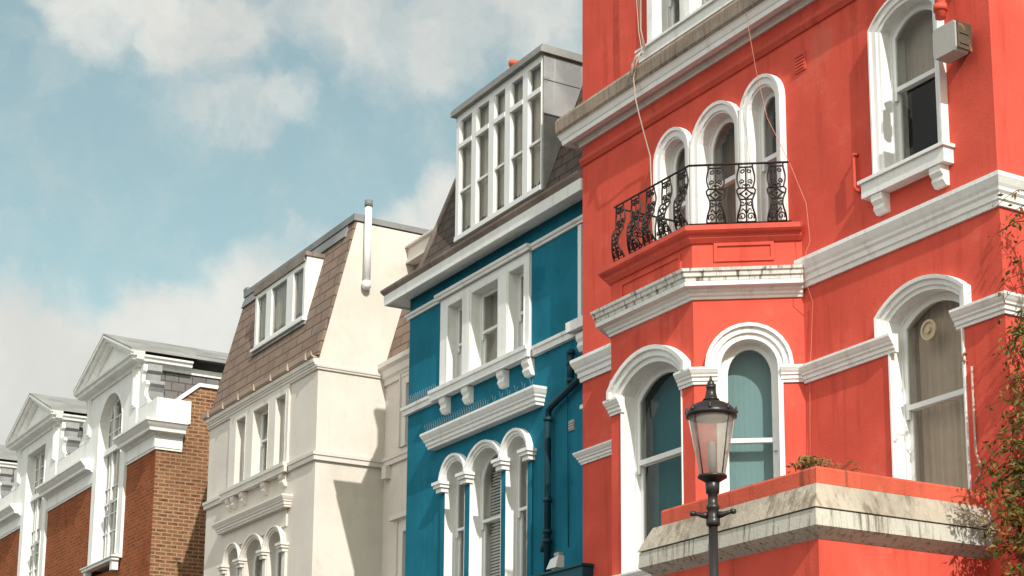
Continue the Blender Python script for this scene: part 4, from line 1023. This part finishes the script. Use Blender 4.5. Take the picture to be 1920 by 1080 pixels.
# cloud masses: (direction, angular radius, opacity)
CLOUDS = [
    ((-0.9439, 0.2259, 0.2410), 0.0788, 1.00),
    ((-0.9314, 0.2649, 0.2496), 0.0636, 1.00),
    ((-0.9140, 0.3059, 0.2666), 0.0636, 1.00),
    ((-0.8930, 0.3497, 0.2835), 0.0576, 1.00),
    ((-0.8737, 0.3856, 0.2967), 0.0606, 1.00),
    ((-0.8460, 0.4173, 0.3318), 0.0515, 1.00),
    ((-0.8277, 0.4305, 0.3600), 0.0364, 0.95),
    ((-0.8460, 0.3969, 0.3560), 0.0242, 0.60),
    ((-0.9233, 0.2454, 0.2955), 0.0152, 0.50),
    ((-0.9367, 0.2838, 0.2053), 0.1212, 1.00),
    ((-0.8900, 0.3882, 0.2392), 0.1212, 1.00),
    ((-0.8659, 0.2341, 0.4421), 0.0394, 0.71),
    ((-0.8544, 0.2735, 0.4417), 0.0455, 0.80),
    ((-0.8422, 0.3045, 0.4449), 0.0364, 0.67),
    ((-0.8686, 0.2589, 0.4224), 0.0212, 0.38),
    ((-0.8266, 0.3408, 0.4479), 0.0333, 0.50),
    ((-0.8128, 0.3787, 0.4427), 0.0424, 0.60),
    ((-0.7927, 0.4172, 0.4444), 0.0455, 0.63),
    ((-0.7689, 0.4538, 0.4504), 0.0455, 0.71),
    ((-0.8135, 0.3989, 0.4231), 0.0212, 0.29),
    ((-0.7730, 0.4734, 0.4224), 0.0303, 0.50),
    ((-0.8645, 0.2936, 0.4079), 0.0242, 0.42),
    ((-0.8542, 0.3103, 0.4172), 0.0182, 0.42),
    ((-0.8593, 0.3192, 0.3997), 0.0288, 0.52),
    ((-0.8483, 0.3423, 0.4041), 0.0242, 0.52),
    ((-0.8557, 0.3365, 0.3931), 0.0212, 0.42),
    ((-0.8427, 0.3491, 0.4098), 0.0182, 0.42),
    ((-0.8402, 0.3738, 0.3928), 0.0152, 0.17),
    ((-0.8703, 0.3538, 0.3427), 0.0106, 0.35),
    ((-0.8157, 0.4202, 0.3976), 0.0182, 0.17),
]
acc = None
for d, r, o in CLOUDS:
    ds = nt.nodes.new('ShaderNodeVectorMath'); ds.operation = 'DISTANCE'; L(nt, wp, 0, ds, 0); ds.inputs[1].default_value = Vector(d).normalized()
    mr = nt.nodes.new('ShaderNodeMapRange'); mr.interpolation_type = 'SMOOTHSTEP'
    mr.inputs[1].default_value = r*1.15; mr.inputs[2].default_value = r*.35; mr.inputs[3].default_value = 0; mr.inputs[4].default_value = o
    nt.links.new(ds.outputs['Value'], mr.inputs[0])
    if acc is None: acc = mr
    else:
        mx = N(nt, 'ShaderNodeMath', operation='SMOOTH_MAX'); mx.inputs[2].default_value = .25; L(nt, acc, 0, mx, 0); L(nt, mr, 0, mx, 1); acc = mx
# broken cloud over the rest of the sky, away from the blue gap
gn = N(nt, 'ShaderNodeTexNoise', Scale=3.2, Detail=8, Roughness=.6); L(nt, nv, 0, gn, 'Vector')
gm_ = nt.nodes.new('ShaderNodeMapRange'); gm_.interpolation_type = 'SMOOTHSTEP'; gm_.inputs[1].default_value = .46; gm_.inputs[2].default_value = .62; L(nt, gn, 0, gm_, 0)
gd_ = nt.nodes.new('ShaderNodeVectorMath'); gd_.operation = 'DISTANCE'; L(nt, nv, 0, gd_, 0); gd_.inputs[1].default_value = Vector((-.86, .35, .35)).normalized()
gk = nt.nodes.new('ShaderNodeMapRange'); gk.interpolation_type = 'SMOOTHSTEP'; gk.inputs[1].default_value = .42; gk.inputs[2].default_value = .62; nt.links.new(gd_.outputs['Value'], gk.inputs[0])
gx = N(nt, 'ShaderNodeMath', operation='MULTIPLY'); L(nt, gm_, 0, gx, 0); L(nt, gk, 0, gx, 1)
mx = N(nt, 'ShaderNodeMath', operation='MAXIMUM'); L(nt, acc, 0, mx, 0); L(nt, gx, 0, mx, 1); acc = mx
# wispy break-up
fn = N(nt, 'ShaderNodeTexNoise', Scale=26, Detail=8, Roughness=.62); L(nt, wp, 0, fn, 'Vector')
fm = nt.nodes.new('ShaderNodeMapRange'); fm.inputs[1].default_value = .3; fm.inputs[2].default_value = .7; fm.inputs[3].default_value = -.17; fm.inputs[4].default_value = .17; L(nt, fn, 0, fm, 0)
ad2 = N(nt, 'ShaderNodeMath', operation='ADD'); L(nt, acc, 0, ad2, 0); L(nt, fm, 0, ad2, 1)
cl = nt.nodes.new('ShaderNodeMapRange'); cl.interpolation_type = 'SMOOTHSTEP'; cl.inputs[1].default_value = .06; cl.inputs[2].default_value = .92; cl.inputs[3].default_value = .13; cl.inputs[4].default_value = .97; L(nt, ad2, 0, cl, 0)
tint = mixc(nt, 1.0, (sky, 0), (1.12, 1.20, .85), 'MULTIPLY')
sh = N(nt, 'ShaderNodeTexNoise', Scale=11, Detail=5, Roughness=.55); L(nt, wp, 0, sh, 'Vector')
ccol = mixc(nt, ramp(nt, (sh, 0), .35, .68), (4.6, 4.55, 4.3), (5.35, 5.35, 5.0))
# unseen bright cloud patch behind the viewer, added to lift the light on facades
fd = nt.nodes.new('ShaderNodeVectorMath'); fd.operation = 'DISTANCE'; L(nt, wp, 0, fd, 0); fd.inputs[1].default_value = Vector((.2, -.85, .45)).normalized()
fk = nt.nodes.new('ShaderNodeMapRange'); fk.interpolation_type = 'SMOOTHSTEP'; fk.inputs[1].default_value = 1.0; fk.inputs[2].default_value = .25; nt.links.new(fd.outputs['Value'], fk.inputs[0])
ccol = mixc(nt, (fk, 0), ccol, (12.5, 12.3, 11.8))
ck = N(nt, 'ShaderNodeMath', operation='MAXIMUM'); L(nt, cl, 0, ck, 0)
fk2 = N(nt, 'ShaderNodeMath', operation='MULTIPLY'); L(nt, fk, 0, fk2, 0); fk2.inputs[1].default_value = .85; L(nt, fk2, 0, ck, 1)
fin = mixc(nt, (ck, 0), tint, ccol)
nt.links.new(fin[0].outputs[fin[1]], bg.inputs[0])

sd = bpy.data.lights.new('sun', 'SUN'); sd.energy = 3.0; sd.angle = R(.5); sd.color = (1, .955, .89)
so = bpy.data.objects.new('sun', sd); COL.objects.link(so); so.rotation_euler = SUN.to_track_quat('Z', 'Y').to_euler(); so.location = SUN*60

# ================================================================== CAMERA
cd = bpy.data.cameras.new('camera'); cam = bpy.data.objects.new('camera', cd); COL.objects.link(cam); scene.camera = cam
F_, PXc, PYc, HYc = 3317., 1080., 920., 1620.
pit = math.atan((HYc-PYc)/F_); yaw = math.atan(2122/math.hypot(F_, HYc-PYc))
fh = Vector((-math.cos(yaw), math.sin(yaw), 0)); rt = Vector((math.sin(yaw), math.cos(yaw), 0))
fwd = fh*math.cos(pit)+Vector((0, 0, math.sin(pit))); upv = -fh*math.sin(pit)+Vector((0, 0, math.cos(pit)))
mw = Matrix((rt, upv, -fwd)).transposed().to_4x4(); mw.translation = (0, -11, 1.6); cam.matrix_world = mw
cd.sensor_width = 36; cd.lens = 36*F_/1920; cd.shift_x = (960-PXc)/1920; cd.shift_y = (PYc-540)/1920; cd.clip_end = 3000; cd.clip_start = .1

vs = scene.view_settings
scene.display_settings.display_device = 'sRGB'
vs.view_transform = 'Standard'; vs.look = 'None'; vs.gamma = 1; vs.exposure = .66; vs.use_curve_mapping = False
scene.cycles.max_bounces = 8; scene.cycles.transparent_max_bounces = 16
